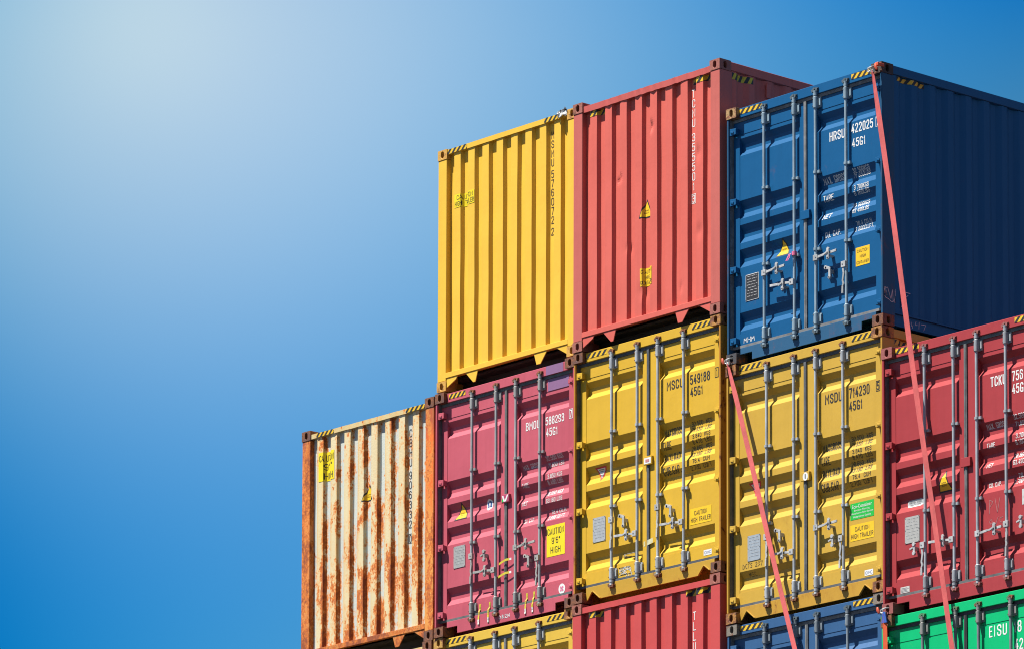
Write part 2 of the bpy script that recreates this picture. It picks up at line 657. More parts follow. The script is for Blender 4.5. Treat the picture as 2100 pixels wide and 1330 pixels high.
class Marks:
    """flat marks folded onto a surface, all in one mesh"""
    def __init__(s, face):
        s.face, s.mb, s.mats = face, MB(), []

    def mi(s, mat):
        if mat not in s.mats:
            s.mats.append(mat)
        return s.mats.index(mat)

    def poly(s, pts, mat, lift=0.0015):
        k = s.mi(mat)
        for a in strips(pts, s.face.kx, 0):
            for b in strips(a, s.face.kz, 1):
                cx = sum(q[0] for q in b) / len(b)
                cz = sum(q[1] for q in b) / len(b)
                f = [(q[0], s.face.fn(q[0] + (cx - q[0]) * 1e-3, q[1] + (cz - q[1]) * 1e-3) - lift, q[1]) for q in b]
                s.mb.face(f, k)

    def rect(s, x0, z0, x1, z1, mat, lift=0.0015):
        s.poly([(x0, z0), (x1, z0), (x1, z1), (x0, z1)], mat, lift)

    def frame(s, x0, z0, x1, z1, t, mat, lift=0.0015):
        s.rect(x0, z0, x1, z0 + t, mat, lift)
        s.rect(x0, z1 - t, x1, z1, mat, lift)
        s.rect(x0, z0 + t, x0 + t, z1 - t, mat, lift)
        s.rect(x1 - t, z0 + t, x1, z1 - t, mat, lift)

    def disc(s, x, z, rx, rz, mat, lift=0.0015, n=20):
        s.poly([(x + rx * math.cos(2 * math.pi * i / n), z + rz * math.sin(2 * math.pi * i / n)) for i in range(n)], mat, lift)

    def text(s, txt, x0, z0, w, h, mat, lift=0.0015, weight=0.15, slant=0.0):
        if txt.upper() == txt:
            for q, k in block_text(txt, w, h, weight):
                s.poly([(x0 + p[0], z0 + p[1]) for p in q], mat, lift + 0.0003 * k)
        else:
            for tri in glyphs(txt, 0.0, 1.05):
                s.poly([(x0 + q[0] * w, z0 + q[1] * h) for q in tri], mat, lift)

    def stroke(s, pts, wd, mat, lift=0.0015):
        for a, b in zip(pts, pts[1:]):
            dx, dz = b[0] - a[0], b[1] - a[1]
            l = math.hypot(dx, dz)
            if l < 1e-6:
                continue
            ux, uz = dx / l, dz / l
            nx, nz = -uz * wd / 2, ux * wd / 2
            a2 = (a[0] - ux * wd * .4, a[1] - uz * wd * .4)
            b2 = (b[0] + ux * wd * .4, b[1] + uz * wd * .4)
            s.poly([(a2[0] - nx, a2[1] - nz), (b2[0] - nx, b2[1] - nz), (b2[0] + nx, b2[1] + nz), (a2[0] + nx, a2[1] + nz)], mat, lift)

    def hazard(s, x0, x1, z0, z1, n=4, lift=0.0012, phase=0.0):
        h = z1 - z0
        per = (x1 - x0) / n
        sh = h * 0.95
        s.rect(x0, z0, x1, z1, TAPE_Y, lift)
        for i in range(-1, n + 2):
            a = x0 + (i + phase) * per
            b = a + per * 0.46
            q = [(a - sh / 2, z0), (b - sh / 2, z0), (b + sh / 2, z1), (a + sh / 2, z1)]
            q = poly_clip(poly_clip(q, (1, 0), x0), (-1, 0), -x1)
            if len(q) > 2:
                s.poly(q, BLK, lift + 0.0012)

    def build(s, name, parent):
        return s.mb.build(name, s.mats, parent)


# block capitals as centre lines in the unit box; 'o' at the front closes the line
GL = {
    '0': ['o0,.14 0,.86 .25,1 .75,1 1,.86 1,.14 .75,0 .25,0'], '1': ['.05,.76 .6,1 .6,0'], '2': ['0,.80 .03,.88 .27,1 .73,1 1,.86 1,.64 .03,.08 .03,0 1,0'],
    '3': ['0,.84 .25,1 .75,1 1,.86 1,.66 .75,.53 1,.40 1,.14 .75,0 .25,0 0,.16', '.30,.53 .66,.53'], '4': ['.70,1 .02,.27 1,.27', '.74,.55 .74,0'],
    '5': ['.92,1 .08,1 .05,.55 .3,.63 .75,.63 1,.49 1,.14 .75,0 .25,0 0,.14'], '6': ['1,.84 .75,1 .25,1 0,.86 0,.14 .25,0 .75,0 1,.14 1,.44 .75,.58 .25,.58 .12,.5'],
    '7': ['0,1 1,1 .38,0'], '8': ['o.25,.53 0,.40 0,.14 .25,0 .75,0 1,.14 1,.40 .75,.53', '.20,.57 .04,.66 .04,.86 .27,1 .73,1 .96,.86 .96,.66 .80,.57'],
    '9': ['0,.16 .25,0 .75,0 1,.14 1,.86 .75,1 .25,1 0,.86 0,.56 .25,.42 .75,.42 .88,.5'], 'A': ['0,0 .5,1 1,0', '.24,.30 .76,.30'],
    'B': ['0,.53 0,1 .7,1 1,.86 1,.66 .7,.53 1,.40 1,.14 .7,0 0,0 0,.50', '.12,.53 .62,.53'], 'C': ['1,.74 1,.86 .75,1 .25,1 0,.86 0,.14 .25,0 .75,0 1,.14 1,.26'],
    'D': ['o0,0 0,1 .7,1 1,.84 1,.16 .7,0'], 'E': ['1,1 0,1 0,0 1,0', '.14,.53 .82,.53'], 'F': ['1,1 0,1 0,0', '.14,.53 .82,.53'],
    'G': ['1,.82 1,.88 .75,1 .25,1 0,.86 0,.14 .25,0 1,0 1,.40 .62,.40'], 'H': ['0,0 0,1', '1,0 1,1', '.13,.53 .87,.53'], 'I': ['.5,0 .5,1'],
    'K': ['0,0 0,1', '1,1 .14,.46', '.42,.58 1,0'], 'L': ['0,1 0,0 1,0'], 'M': ['0,0 0,1 .5,.40 1,1 1,0'], 'N': ['0,0 0,1 1,0 1,1'],
    'O': ['o0,.14 0,.86 .25,1 .75,1 1,.86 1,.14 .75,0 .25,0'], 'P': ['0,0 0,1 .7,1 1,.86 1,.60 .7,.46 .14,.46'], 'R': ['0,0 0,1 .7,1 1,.86 1,.62 .7,.48 .14,.48', '.58,.40 1,0'],
    'S': ['1,.76 1,.86 .75,1 .25,1 0,.86 0,.68 .2,.57 .8,.45 1,.34 1,.14 .75,0 .25,0 0,.14 0,.24'], 'T': ['0,1 1,1', '.5,.90 .5,0'], 'U': ['0,1 0,.14 .25,0 .75,0 1,.14 1,1'],
    'V': ['0,1 .5,0 1,1'], 'W': ['0,1 .25,0 .5,.7 .75,0 1,1'], 'X': ['0,0 1,1', '0,1 .42,.58', '.58,.42 1,0'], 'Y': ['0,1 .5,.48 1,1', '.5,.40 .5,0'],
    '.': ['.3,0 .3,.07'], "'": ['.5,1 .5,.74'], '"': ['.2,1 .2,.74', '.8,1 .8,.74']}
GW = {'1': 0.62, 'I': 0.36, '.': 0.36, "'": 0.36, '"': 0.6, ' ': 0.55, 'M': 1.2, 'W': 1.25}


def ribbon(pts, closed, t):
    """quads of a mitred line of width t"""
    n = len(pts)
    L_, R_ = [], []
    for i in range(n):
        p = Vector(pts[i])
        a = Vector(pts[i - 1]) if (i > 0 or closed) else None
        b = Vector(pts[(i + 1) % n]) if (i < n - 1 or closed) else None
        d1 = (p - a).normalized() if a is not None else (b - p).normalized()
        d2 = (b - p).normalized() if b is not None else d1
        n1, n2 = Vector((-d1.y, d1.x)), Vector((-d2.y, d2.x))
        m_ = n1 + n2
        m_ = m_.normalized() if m_.length > 0.25 else n1
        k = min(1.0 / max(m_.dot(n1), 0.45), 1.8)
        if a is None:
            p = p - d2 * t * 0.5
        if b is None:
            p = p + d1 * t * 0.5
        L_.append(p + m_ * (t / 2 * k))
        R_.append(p - m_ * (t / 2 * k))
    out = []
    for i in range(n if closed else n - 1):
        j = (i + 1) % n
        out.append([tuple(R_[i]), tuple(R_[j]), tuple(L_[j]), tuple(L_[i])])
    return out


def block_text(txt, w, h, weight):
    """list of (polygon, layer) in metres"""
    t = h * weight
    gap = 0.26
    units = [GW.get(c, 1.0) for c in txt]
    tot = sum(units) + gap * (len(txt) - 1)
    u = w / tot
    t = min(t, u * 0.30)
    x = 0.0
    out = []
    for c, g in zip(txt, units):
        cw = u * g
        for k, line in enumerate(GL.get(c, [])):
            closed = line[0] == 'o'
            pts = [tuple(float(q) for q in p.split(',')) for p in line.lstrip('o').split()]
            pts = [(x + t / 2 + px * max(cw - t, 0.001), t / 2 + pz * (h - t)) for px, pz in pts]
            out += [(q, k) for q in ribbon(pts, closed, t)]
        x += u * (g + gap)
    return out


_gl = {}


def glyphs(txt, bold=0.0, space=1.0):
    """triangles of a piece of lettering, fitted to the unit square"""
    key = (txt, bold, space)
    if key in _gl:
        return _gl[key]
    cu = bpy.data.curves.new('txt', 'FONT')
    cu.body = txt
    cu.resolution_u = 3
    cu.offset = bold
    cu.space_character = space
    ob = bpy.data.objects.new('txt', cu)
    me = bpy.data.meshes.new_from_object(ob)
    me.calc_loop_triangles()
    v = [(q.co.x, q.co.y) for q in me.vertices]
    xs = [q[0] for q in v]
    ys = [q[1] for q in v]
    x0, x1 = min(xs), max(xs)
    y0, y1 = min(ys), max(ys)
    tri = [[((v[i][0] - x0) / (x1 - x0), (v[i][1] - y0) / (y1 - y0)) for i in t.vertices] for t in me.loop_triangles]
    bpy.data.objects.remove(ob)
    bpy.data.curves.remove(cu)
    bpy.data.meshes.remove(me)
    _gl[key] = tri
    return tri


# ------------------------------------------------------------------ container parts
def casting(xs, ys, zs):
    """corner casting with its oval holes in the end face and the side face"""
    mb = MB()
    bx, by, bz = 0.162, 0.178, 0.118
    x0 = 0 if xs == 0 else W - bx
    y0 = 0 if ys == 0 else L - by
    z0 = 0 if zs == 0 else H - bz
    x1, y1, z1 = x0 + bx, y0 + by, z0 + bz
    N = 24

    def holed(P, w_, h_, depth, inward):
        """P(u,v,d): point on the face, u,v centred"""
        rw, rh = 0.025, 0.0395
        o, h = [], []
        for i in range(N):
            a = 2 * math.pi * i / N + math.pi / N
            cx, sx = math.cos(a), math.sin(a)
            t = min(w_ / 2 / max(abs(cx), 1e-6), h_ / 2 / max(abs(sx), 1e-6))
            o.append((cx * t, sx * t))
            hx = rw * cx
            hz = (rh - rw) * (1 if sx > 0 else -1) + rw * sx
            h.append((hx, hz))
        # corners exactly
        for sx_ in (-1, 1):
            for sz_ in (-1, 1):
                k = min(range(N), key=lambda i: (o[i][0] - sx_ * w_ / 2) ** 2 + (o[i][1] - sz_ * h_ / 2) ** 2)
                o[k] = (sx_ * w_ / 2, sz_ * h_ / 2)
        for i in range(N):
            j = (i + 1) % N
            mb.face([P(*o[i], 0), P(*o[j], 0), P(*h[j], 0), P(*h[i], 0)])
            mb.face([P(*h[i], 0), P(*h[j], 0), P(*h[j], depth), P(*h[i], depth)], 1)
        mb.face([P(*h[i], depth) for i in range(N)], 1)
    cx, cy, cz = (x0 + x1) / 2, (y0 + y1) / 2, (z0 + z1) / 2
    fy = y0 if ys == 0 else y1
    fx = x0 if xs == 0 else x1
    dy = 1 if ys == 0 else -1
    dx = 1 if xs == 0 else -1
    holed(lambda u, v, d: (cx + u, fy + dy * d, cz + v), bx, bz, 0.058, dy)
    holed(lambda u, v, d: (fx + dx * d, cy + u, cz + v), by, bz, 0.050, dx)
    ox = x1 if xs == 0 else x0
    oy = y1 if ys == 0 else y0
    mb.face([(ox, y0, z0), (ox, y1, z0), (ox, y1, z1), (ox, y0, z1)])
    mb.face([(x0, oy, z0), (x1, oy, z0), (x1, oy, z1), (x0, oy, z1)])
    mb.face([(x0, y0, z0), (x1, y0, z0), (x1, y1, z0), (x0, y1, z0)])
    mb.face([(x0, y0, z1), (x1, y0, z1), (x1, y1, z1), (x0, y1, z1)])
    return mb


def fix_casting(o):
    bm = bmesh.new()
    bm.from_mesh(o.data)
    bmesh.ops.remove_doubles(bm, verts=bm.verts, dist=0.0004)
    bmesh.ops.recalc_face_normals(bm, faces=bm.faces)
    bm.to_mesh(o.data)
    bm.free()


def corrugated_side(right):
    """side wall, closed outline in (x,y) swept up"""
    ys = [0.20]
    k = 0
    pts = []
    y = 0.20
    while y < L - 0.20:
        for t in (0.0, 0.072, 0.140, 0.210, 0.278):
            if y + t < L - 0.20:
                pts.append((side_profile(y + t + 1e-6 if t == 0 else y + t), y + t))
        y += 0.282
    pts.append((0, L - 0.20))
    mb = MB()
    if right:
        q = [(W - SIDE_IN - d, yy) for d, yy in pts] + [(W - 0.075, L - 0.20), (W - 0.075, 0.20)]
    else:
        q = [(SIDE_IN + d, yy) for d, yy in pts] + [(0.075, L - 0.20), (0.075, 0.20)]
    # quads rather than one huge n-gon
    n = len(pts)
    z0, z1 = 0.165, 2.790
    for i in range(n - 1):
        a, b = q[i], q[i + 1]
        f = [(a[0], a[1], z0), (b[0], b[1], z0), (b[0], b[1], z1), (a[0], a[1], z1)]
        mb.face(f if right else list(reversed(f)))
    xi = q[-1][0]
    f = [(xi, 0.20, z0), (xi, 0.20, z1), (xi, L - 0.2, z1), (xi, L - 0.2, z0)]
    mb.face(f if right else list(reversed(f)))
    for zz in (z0, z1):
        for i in range(n - 1):
            a, b = q[i], q[i + 1]
            mb.face([(a[0], a[1], zz), (b[0], b[1], zz), (xi, b[1], zz), (xi, a[1], zz)])
    return mb


def underside(mb):
    mb.box(0.06, W - 0.06, 0.20, L - 0.2, 0.150, 0.178)
    for i in range(0, 36):
        y = 0.34 + i * 0.33
        if y < L - 0.3:
            mb.box(0.08, W - 0.08, y, y + 0.045, 0.040, 0.149)
    return mb


def shell(root, P, end):
    """the parts both kinds share"""
    pm, cm = P['paint'], P['cast']
    for xs in (0, 1):
        for ys in (0, 1):
            for zs in (0, 1):
                mm = cm
                if ys == 0 and P.get('cast_over', {}).get((xs, zs)):
                    mm = P['cast_over'][(xs, zs)]
                o = casting(xs, ys, zs).build('corner_casting', [mm, mm], root, 0.006)
                fix_casting(o)
    for xs in (0, 1):
        post_m = P.get('post', pm) if xs or 'post_left' not in P else P['post_left']
        mb = MB()
        sx = (lambda a: a) if xs == 0 else (lambda a: W - a)

        def bx(a0, a1, y0, y1):
            p, q = sorted((sx(a0), sx(a1)))
            mb.box(p, q, y0, y1, 0.118, H - 0.118)
        if end == 'wall':
            bx(0.004, 0.155, 0.006, 0.198)
        else:
            bx(0.005, 0.034, 0.006, 0.198)
            bx(0.0342, 0.150, 0.150, 0.198)
        mb.build('corner_post', post_m, root, 0.008)
        mb = MB()
        p, q = sorted((sx(0.004), sx(0.155)))
        mb.box(p, q, L - 0.198, L - 0.006, 0.118, H - 0.118)
        mb.build('corner_post', post_m, root)
        mb = MB()
        p, q = sorted((sx(0.006), sx(0.070)))
        mb.box(p, q, 0.178, L - 0.178, 2.793, H - 0.008)
        mb.build('top_side_rail', pm, root, 0.006)
        mb = MB()
        p, q = sorted((sx(0.010), sx(0.055)))
        mb.box(p, q, 0.178, L - 0.178, 0.015, 0.030)
        p2, q2 = sorted((sx(0.040), sx(0.055)))
        mb.box(p2, q2, 0.178, L - 0.178, 0.0302, 0.1498)
        mb.box(p, q, 0.178, L - 0.178, 0.150, 0.165)
        mb.build('bottom_side_rail', pm, root)
        corrugated_side(xs == 1).build('side_wall', pm, root)
    MB().box(0.075, W - 0.075, 0.16, L - 0.16, 2.800, H - 0.055).build('roof', pm, root)
    underside(MB()).build('floor_frame', WOODB if end == 'wall' else pm, root)
    MB().box(0.155, W - 0.155, L - 0.09, L - 0.03, 0.16, 2.80).build('rear_wall', pm, root)


WALLS = {}


def end_wall(root, P):
    pm = P['paint']
    wm = P.get('wall', pm)
    hz0, hz1 = P.get('header', (2.775, 2.843))
    hm = P.get('headm', pm)
    # corrugated wall, finely cut so that it can be dented
    mb = MB()
    z0, z1 = 0.205, hz0 + 0.002
    pr = list(WPROF)
    dents = DENTS.get(P.get('dents'), [])
    xs = []
    for (a, _), (b, _) in zip(pr, pr[1:]):
        n = 4 if dents else 2
        xs += [a + (b - a) * i / n for i in range(n)]
    xs.append(pr[-1][0])
    nz = 110 if dents else 40
    zs = [z0 + (z1 - z0) * i / nz for i in range(nz + 1)]
    rnd = random.Random(P.get('seed', 1))
    amp = [rnd.uniform(-1, 1) for _ in range(40)]

    def yy(x, z):
        d = WALL_Y + interp(WPROF, x)
        k = int(max(x, 0) / PITCH)
        d += 0.0022 * math.sin(z * 2.3 + amp[k] * 6) * amp[k + 5] + 0.0012 * math.sin(z * 7 + amp[k + 9] * 9)
        for dx, dz, r, a in dents:
            q = ((x - dx) / r) ** 2 + ((z - dz) / (r * 1.6)) ** 2
            if q < 6:
                d += a * math.exp(-q)
        return d
    WALLS[root.name] = yy
    v = [(x, yy(x, z), z) for z in zs for x in xs]
    nx = len(xs)
    f = [(j * nx + i, j * nx + i + 1, (j + 1) * nx + i + 1, (j + 1) * nx + i) for j in range(nz) for i in range(nx - 1)]
    mb.idx(v, f)
    mb.face([(xs[0], 0.09, z0), (xs[0], 0.09, z1), (xs[-1], 0.09, z1), (xs[-1], 0.09, z0)])
    mb.build('end_wall', wm, root)
    # header with a slightly battered lower lip
    mb = MB()
    n = 40
    xa, xb = 0.1625, W - 0.1625
    bat = P.get('batter', 0.003)
    rows = []
    for i in range(n + 1):
        x = xa + (xb - xa) * i / n
        o = rnd.uniform(-1, 1) * bat
        rows.append([(x, 0.012 + o * 0.8, hz0 + o), (x, 0.012 + o * .5, hz1 + o * .6), (x, 0.15, hz1), (x, 0.15, hz0)])
    v = [q for r in rows for q in r]
    f = []
    for i in range(n):
        for k in range(4):
            f.append((i * 4 + k, (i + 1) * 4 + k, (i + 1) * 4 + (k + 1) % 4, i * 4 + (k + 1) % 4))
    f = [tuple(reversed(q)) for q in f]
    mb.idx(v, f)
    mb.build('top_header', hm, root)
    # sill with gussets and tabs round the two tunnel openings
    mb = MB()
    mb.box(0.150, W - 0.146, 0.004, 0.024, 0.150, 0.214)
    mb.box(0.156, W - 0.156, 0.0242, 0.14, 0.178, 0.204)
    for p in ([(0.163, 0.149), (0.36, 0.149), (0.33, 0.108), (0.163, 0.030)], [(0.50, 0.149), (0.72, 0.149), (0.675, 0.015), (0.635, 0.015)],
              [(1.70, 0.149), (1.93, 0.149), (1.815, 0.012), (1.745, 0.012)], [(2.06, 0.149), (W - 0.163, 0.149), (W - 0.163, 0.035), (2.10, 0.135)]):
        mb.prism(p, 'y', 0.012, 0.022)
    mb.build('bottom_sill', P.get('sillm', pm), root, 0.004)


HINGES = (2.63, 1.83, 1.06, 0.26)


def door_pair(root, P):
    pm = P['paint']
    gm = P.get('gasket', GASKET)
    gt = P.get('gasket_top', gm)
    rods = [q - 0.014 for q in P['rods']]
    rodm, hw = P.get('rodm', ZINC), P.get('hw', ZINC)
    camm = P.get('camm', ZINC_D)
    # header and sill
    MB().box(0.1625, W - 0.1625, 0.050, 0.150, 2.776, H - 0.010).build('top_header', pm, root, 0.006)
    if P.get('notch') == 'tri':
        q = [(0.1625, 0.118), (0.185, 0.03), (0.275, 0.118), (0.40, 0.02), (2.02, 0.02), (2.11, 0.118), (2.215, 0.045), (W - 0.1625, 0.05), (W - 0.1625, 0.176), (0.1625, 0.176)]
        q[0] = (0.1625, 0.02)
    else:
        q = [(0.1625, 0.105), (0.347, 0.105), (0.347, 0.02), (2.056, 0.02), (2.056, 0.108), (W - 0.1625, 0.108), (W - 0.1625, 0.176), (0.1625, 0.176)]
    mb = MB()
    mb.prism(q, 'y', 0.060, 0.072)
    mb.box(0.1627, W - 0.1627, 0.0722, 0.149, 0.150, 0.1755)
    if P.get('notch') == 'tri':
        # pressed lips round the notches
        for a, b in (((0.205, 0.03), (0.275, 0.118)), ((0.275, 0.118), (0.40, 0.02)), ((2.02, 0.02), (2.11, 0.118)), ((2.11, 0.118), (2.20, 0.05))):
            d = Vector((b[0] - a[0], b[1] - a[1])).normalized()
            n = (-d.y * 0.012, d.x * 0.012)
            mb.prism([a, b, (b[0] + n[0], b[1] + n[1]), (a[0] + n[0], a[1] + n[1])], 'y', 0.048, 0.0598)
    mb.build('bottom_sill', P.get('sillm', pm), root, 0.003)
    doors = []
    for side in (0, 1):
        fx0, fx1 = (0.040, 1.163) if side == 0 else (1.203, W - 0.040)
        px0, px1 = PAN_L if side == 0 else PAN_R
        mb = MB()
        mb.box(fx0, px0 - 0.0005, 0.083, 0.140, 0.184, 2.740)
        mb.box(px1 + 0.0005, fx1, 0.083, 0.140, 0.184, 2.740)
        mb.box(px0, px1, 0.083, 0.140, 2.598, 2.740)
        mb.box(px0, px1, 0.083, 0.140, 0.184, 0.342)
        if P.get('flat'):
            pr = [(0.342, 0.0), (2.05, 0), (2.07, DD), (2.15, DD), (2.17, 0), (2.598, 0.0)]
        else:
            pr = [(0.342, 0.0)] + DPROF[1:-1] + [(2.598, 0.0)]
        q = [(DY + d, z) for z, d in pr] + [(0.139, 2.598), (0.139, 0.342)]
        mb.prism(q, 'x', px0, px1)
        d = mb.build('door', pm, root, 0.0)
        doors.append(d)
        # gasket round this leaf
        mb = MB()
        (mb.box(0.0395, 1.160, 0.068, 0.082, 2.7402, 2.7758) if side == 0 else mb.box(1.1602, W - 0.0395, 0.068, 0.082, 2.7402, 2.7758))
        (mb.box(0.0395, 1.160, 0.066, 0.082, 0.1765, 0.205) if side == 0 else mb.box(1.1602, W - 0.0395, 0.066, 0.082, 0.1765, 0.205))
        for zr in (2.751, 2.763):
            mb.box(fx0, 1.159 if side == 0 else W - 0.04, 0.0655, 0.0678, zr, zr + 0.004)
        g0, g1 = sorted((0.0345, 0.0395)) if side == 0 else sorted((W - 0.0345, W - 0.0395))
        mb.box(g0, g1, 0.030, 0.082, 0.1765, 2.7758)
        if side == 1:
            mb.box(1.164, 1.2025, 0.067, 0.110, 0.2052, 2.740)
            mb.box(1.178, 1.189, 0.0635, 0.0668, 0.22, 2.74)
        mb.build('door_gasket', [gt], d)
        # hinges
        for hz in HINGES:
            mb = MB()
            s_ = (lambda a: a) if side == 0 else (lambda a: W - a)
            a0, a1 = sorted((s_(0.012), s_(0.132)))
            mb.prism([(a0, hz - 0.042), (a1, hz - 0.034), (a1, hz + 0.034), (a0, hz + 0.042)] if side == 0 else
                     [(a0, hz - 0.026), (a1, hz - 0.034), (a1, hz + 0.034), (a0, hz + 0.026)], 'y', 0.022, 0.044)
            b0, b1 = sorted((s_(0.090), s_(0.128)))
            mb.prism([(b0, hz - 0.03), (b1, hz - 0.03), (b1, hz + 0.03), (b0, hz + 0.03)], 'y', 0.0442, 0.0828)
            c0, c1 = sorted((s_(0.055), s_(0.10)))
            mb.prism([(c0, hz - 0.012), (c1, hz - 0.022), (c1, hz + 0.005), (c0, hz + 0.012)], 'y', 0.014, 0.0218)
            pxn = s_(0.020)
            mb.tube([(pxn, 0.018, hz - 0.05), (pxn, 0.018, hz + 0.05)], 0.0115, 8)
            mb.build('hinge', pm, d, 0.003)
    # centre keeper plate across the seam
    mb = MB()
    kz = 1.465
    mb.box(1.128, 1.262, 0.050, 0.0628, kz - 0.05, kz + 0.05)
    mb.box(1.205, 1.262, 0.0630, 0.0828, kz - 0.05, kz + 0.05)
    mb.build('seam_keeper', pm, doors[1], 0.004)
    # locking bars
    for i, x in enumerate(rods):
        d = doors[0 if i < 2 else 1]
        y = 0.043
        mb = MB()
        mb.tube([(x, y, 0.12), (x, y, 2.815)], 0.0172, 14, 0)
        for zc, up in ((2.682, 1), (0.268, -1)):
            mb.tube([(x, y, zc - 0.068), (x, y, zc - 0.060), (x, y, zc + 0.060), (x, y, zc + 0.068)], [0.021, 0.028, 0.028, 0.021], 12, 1)
            mb.box(x - 0.028, x + 0.028, y + 0.001, 0.0755, zc - 0.064, zc + 0.064, 1)
            mb.box(x + 0.0282, x + 0.060, 0.068, 0.0826, zc - 0.055, zc + 0.058, 1)
            mb.box(x + 0.038, x + 0.060, 0.058, 0.0678, zc - 0.035, zc + 0.04, 1)
            for dz in (-0.042, 0.042):
                mb.tube([(x - 0.018, y - 0.0285, zc + dz), (x - 0.018, y - 0.022, zc + dz)], 0.006, 6, 3)
            # collar and cam
            ze = zc + up * 0.088
            mb.tube([(x, y, ze - 0.014), (x, y, ze + 0.014)], 0.026, 12, 1)
            zk = zc + up * 0.122
            mb.tube([(x, y, ze), (x, y, zk + up * 0.012)], [0.020, 0.025], 10, 1)
            zf = zc + up * 0.140
            rn = random.Random(int(x * 1000) + up)
            mb.obox((x + 0.004, y + 0.012, zf), 0.036, 0.020, 0.013, rn.uniform(-.2, .2), 2)
            mb.obox((x - 0.030, y - 0.004, zf - up * 0.008), 0.012, 0.016, 0.016, 0.4, 2)
            mb.obox((x + 0.026, y + 0.004, zf + up * 0.002), 0.013, 0.020, 0.018, -0.3, 2)
            mb.obox((x - 0.004, y - 0.012, zf + up * 0.010), 0.014, 0.012, 0.011, 0.5, 2)
            # keeper on header or sill
            yk = 0.0495 if up > 0 else 0.0595
            mb.box(x - 0.045, x + 0.048, yk - 0.012, yk, zf - 0.020, zf - 0.010, 3)
            mb.box(x - 0.045, x + 0.048, yk - 0.012, yk, zf + 0.010, zf + 0.020, 3)
        for gz in (1.900, 1.040):
            mb.tube([(x, y, gz - 0.014), (x, y, gz + 0.014)], 0.026, 12, 1)
            mb.box(x + 0.010, x + 0.052, 0.040, 0.0826, gz - 0.013, gz + 0.013, 1)
            mb.tube([(x + 0.050, 0.050, gz - 0.016), (x + 0.050, 0.050, gz + 0.016)], 0.013, 8, 1)
            mb.box(x - 0.026, x + 0.0098, 0.032, 0.0826, gz - 0.010, gz + 0.010, 1)
        mb.build('locking_bar', [rodm, hw, camm, P.get('camrust', camm)], d, 0.0, True)
    # handles: (rod index, hub height, direction, length)
    for i, hz, dirn, ln in P.get('handles', []):
        d = doors[0 if i < 2 else 1]
        x = rods[i]
        mb = MB()
        yh = 0.014
        if dirn in 'lr':
            sg = 1 if dirn == 'r' else -1
            mb.box(*sorted((x - sg * 0.012, x + sg * 0.052)), yh - 0.006, yh + 0.028, hz - 0.034, hz + 0.030, 0)
            mb.tube([(x + sg * 0.030, yh - 0.010, hz), (x + sg * 0.030, yh - 0.006, hz)], 0.009, 8, 1)
            pts = [(0.052, -0.002), (0.10, 0.004), (0.16, 0.010), (ln * 0.62, 0.012), (ln * 0.66, 0.014), (ln, 0.020)]
            for (a, za), (b, zb) in zip(pts, pts[1:]):
                hh = 0.013 if b < 0.17 else (0.010 if b < ln * 0.7 else 0.014)
                p, q = (a, za), (b, zb)
                poly = [(x + sg * p[0], hz + p[1] - hh), (x + sg * q[0], hz + q[1] - hh), (x + sg * q[0], hz + q[1] + hh), (x + sg * p[0], hz + p[1] + hh)]
                mb.prism(poly, 'y', yh, yh + 0.014, 0)
        else:
            mb.box(x - 0.052 if dirn == 'D' else x - 0.020, x + 0.012 if dirn == 'D' else x + 0.044, yh - 0.006, yh + 0.026, hz - 0.055, hz + 0.012, 0)
            xc = x - 0.030 if dirn == 'D' else x + 0.014
            mb.tube([(xc, yh - 0.010, hz - 0.02), (xc, yh - 0.006, hz - 0.02)], 0.009, 8, 1)
            pts = [(0.0, -0.055), (0.010, -0.12), (-0.004, -0.20), (0.006, -0.235), (-0.006, -0.262), (-0.010, -ln)]
            for (a, za), (b, zb) in zip(pts, pts[1:]):
                hh = 0.016 if zb > -0.1 else 0.012
                poly = [(xc + a - hh, hz + za), (xc + b - hh, hz + zb), (xc + b + hh, hz + zb), (xc + a + hh, hz + za)]
                mb.prism(poly, 'y', yh, yh + 0.014, 0)
        mb.build('door_handle', [P.get('hndm', ZINC_B), ZINC_D], d, 0.002)
    # handle retainers: (x, z, kind) closed = over a bar, open = hanging latch
    for x, z, kind in P.get('retainers', []):
        d = doors[0 if x < 1.18 else 1]
        mb = MB()
        if kind == 'bar':
            mb.box(x - 0.022, x + 0.022, 0.012, 0.0865, z - 0.034, z - 0.016, 0)
            for dz, rr in ((0.046, 0.020), (-0.050, 0.022)):
                mb.tube([(x + 0.006, -0.004, z + dz), (x + 0.006, 0.012, z + dz)], rr, 10, 0)
            mb.prism([(x - 0.014, z - 0.050), (x + 0.024, z - 0.050), (x + 0.024, z + 0.046), (x - 0.012, z + 0.046)], 'y', -0.006, 0.0035, 0)
            mb.obox((x - 0.02, -0.010, z + 0.002), 0.032, 0.006, 0.010, 0.35, 0)
            mb.tube([(x + 0.006, -0.009, z - 0.052), (x + 0.006, -0.004, z - 0.052)], 0.008, 8, 1)
        elif kind == 'dog':
            mb.tube([(x - 0.045, 0.02, z + 0.055), (x - 0.045, 0.0865, z + 0.055)], 0.022, 10, 0)
            mb.obox((x - 0.018, 0.03, z + 0.044), 0.034, 0.010, 0.013, -0.25, 0)
            mb.prism([(x + 0.004, z + 0.05), (x + 0.034, z + 0.04), (x + 0.036, z - 0.075), (x + 0.014, z - 0.095), (x + 0.002, z - 0.06)], 'y', 0.018, 0.032, 0)
            mb.tube([(x + 0.018, 0.014, z - 0.065), (x + 0.018, 0.036, z - 0.065)], 0.020, 10, 0)
            mb.tube([(x + 0.018, 0.0085, z - 0.065), (x + 0.018, 0.0138, z - 0.065)], 0.008, 8, 1)
            mb.box(x + 0.006, x + 0.03, 0.0322, 0.0865, z - 0.02, z + 0.02, 0)
        else:
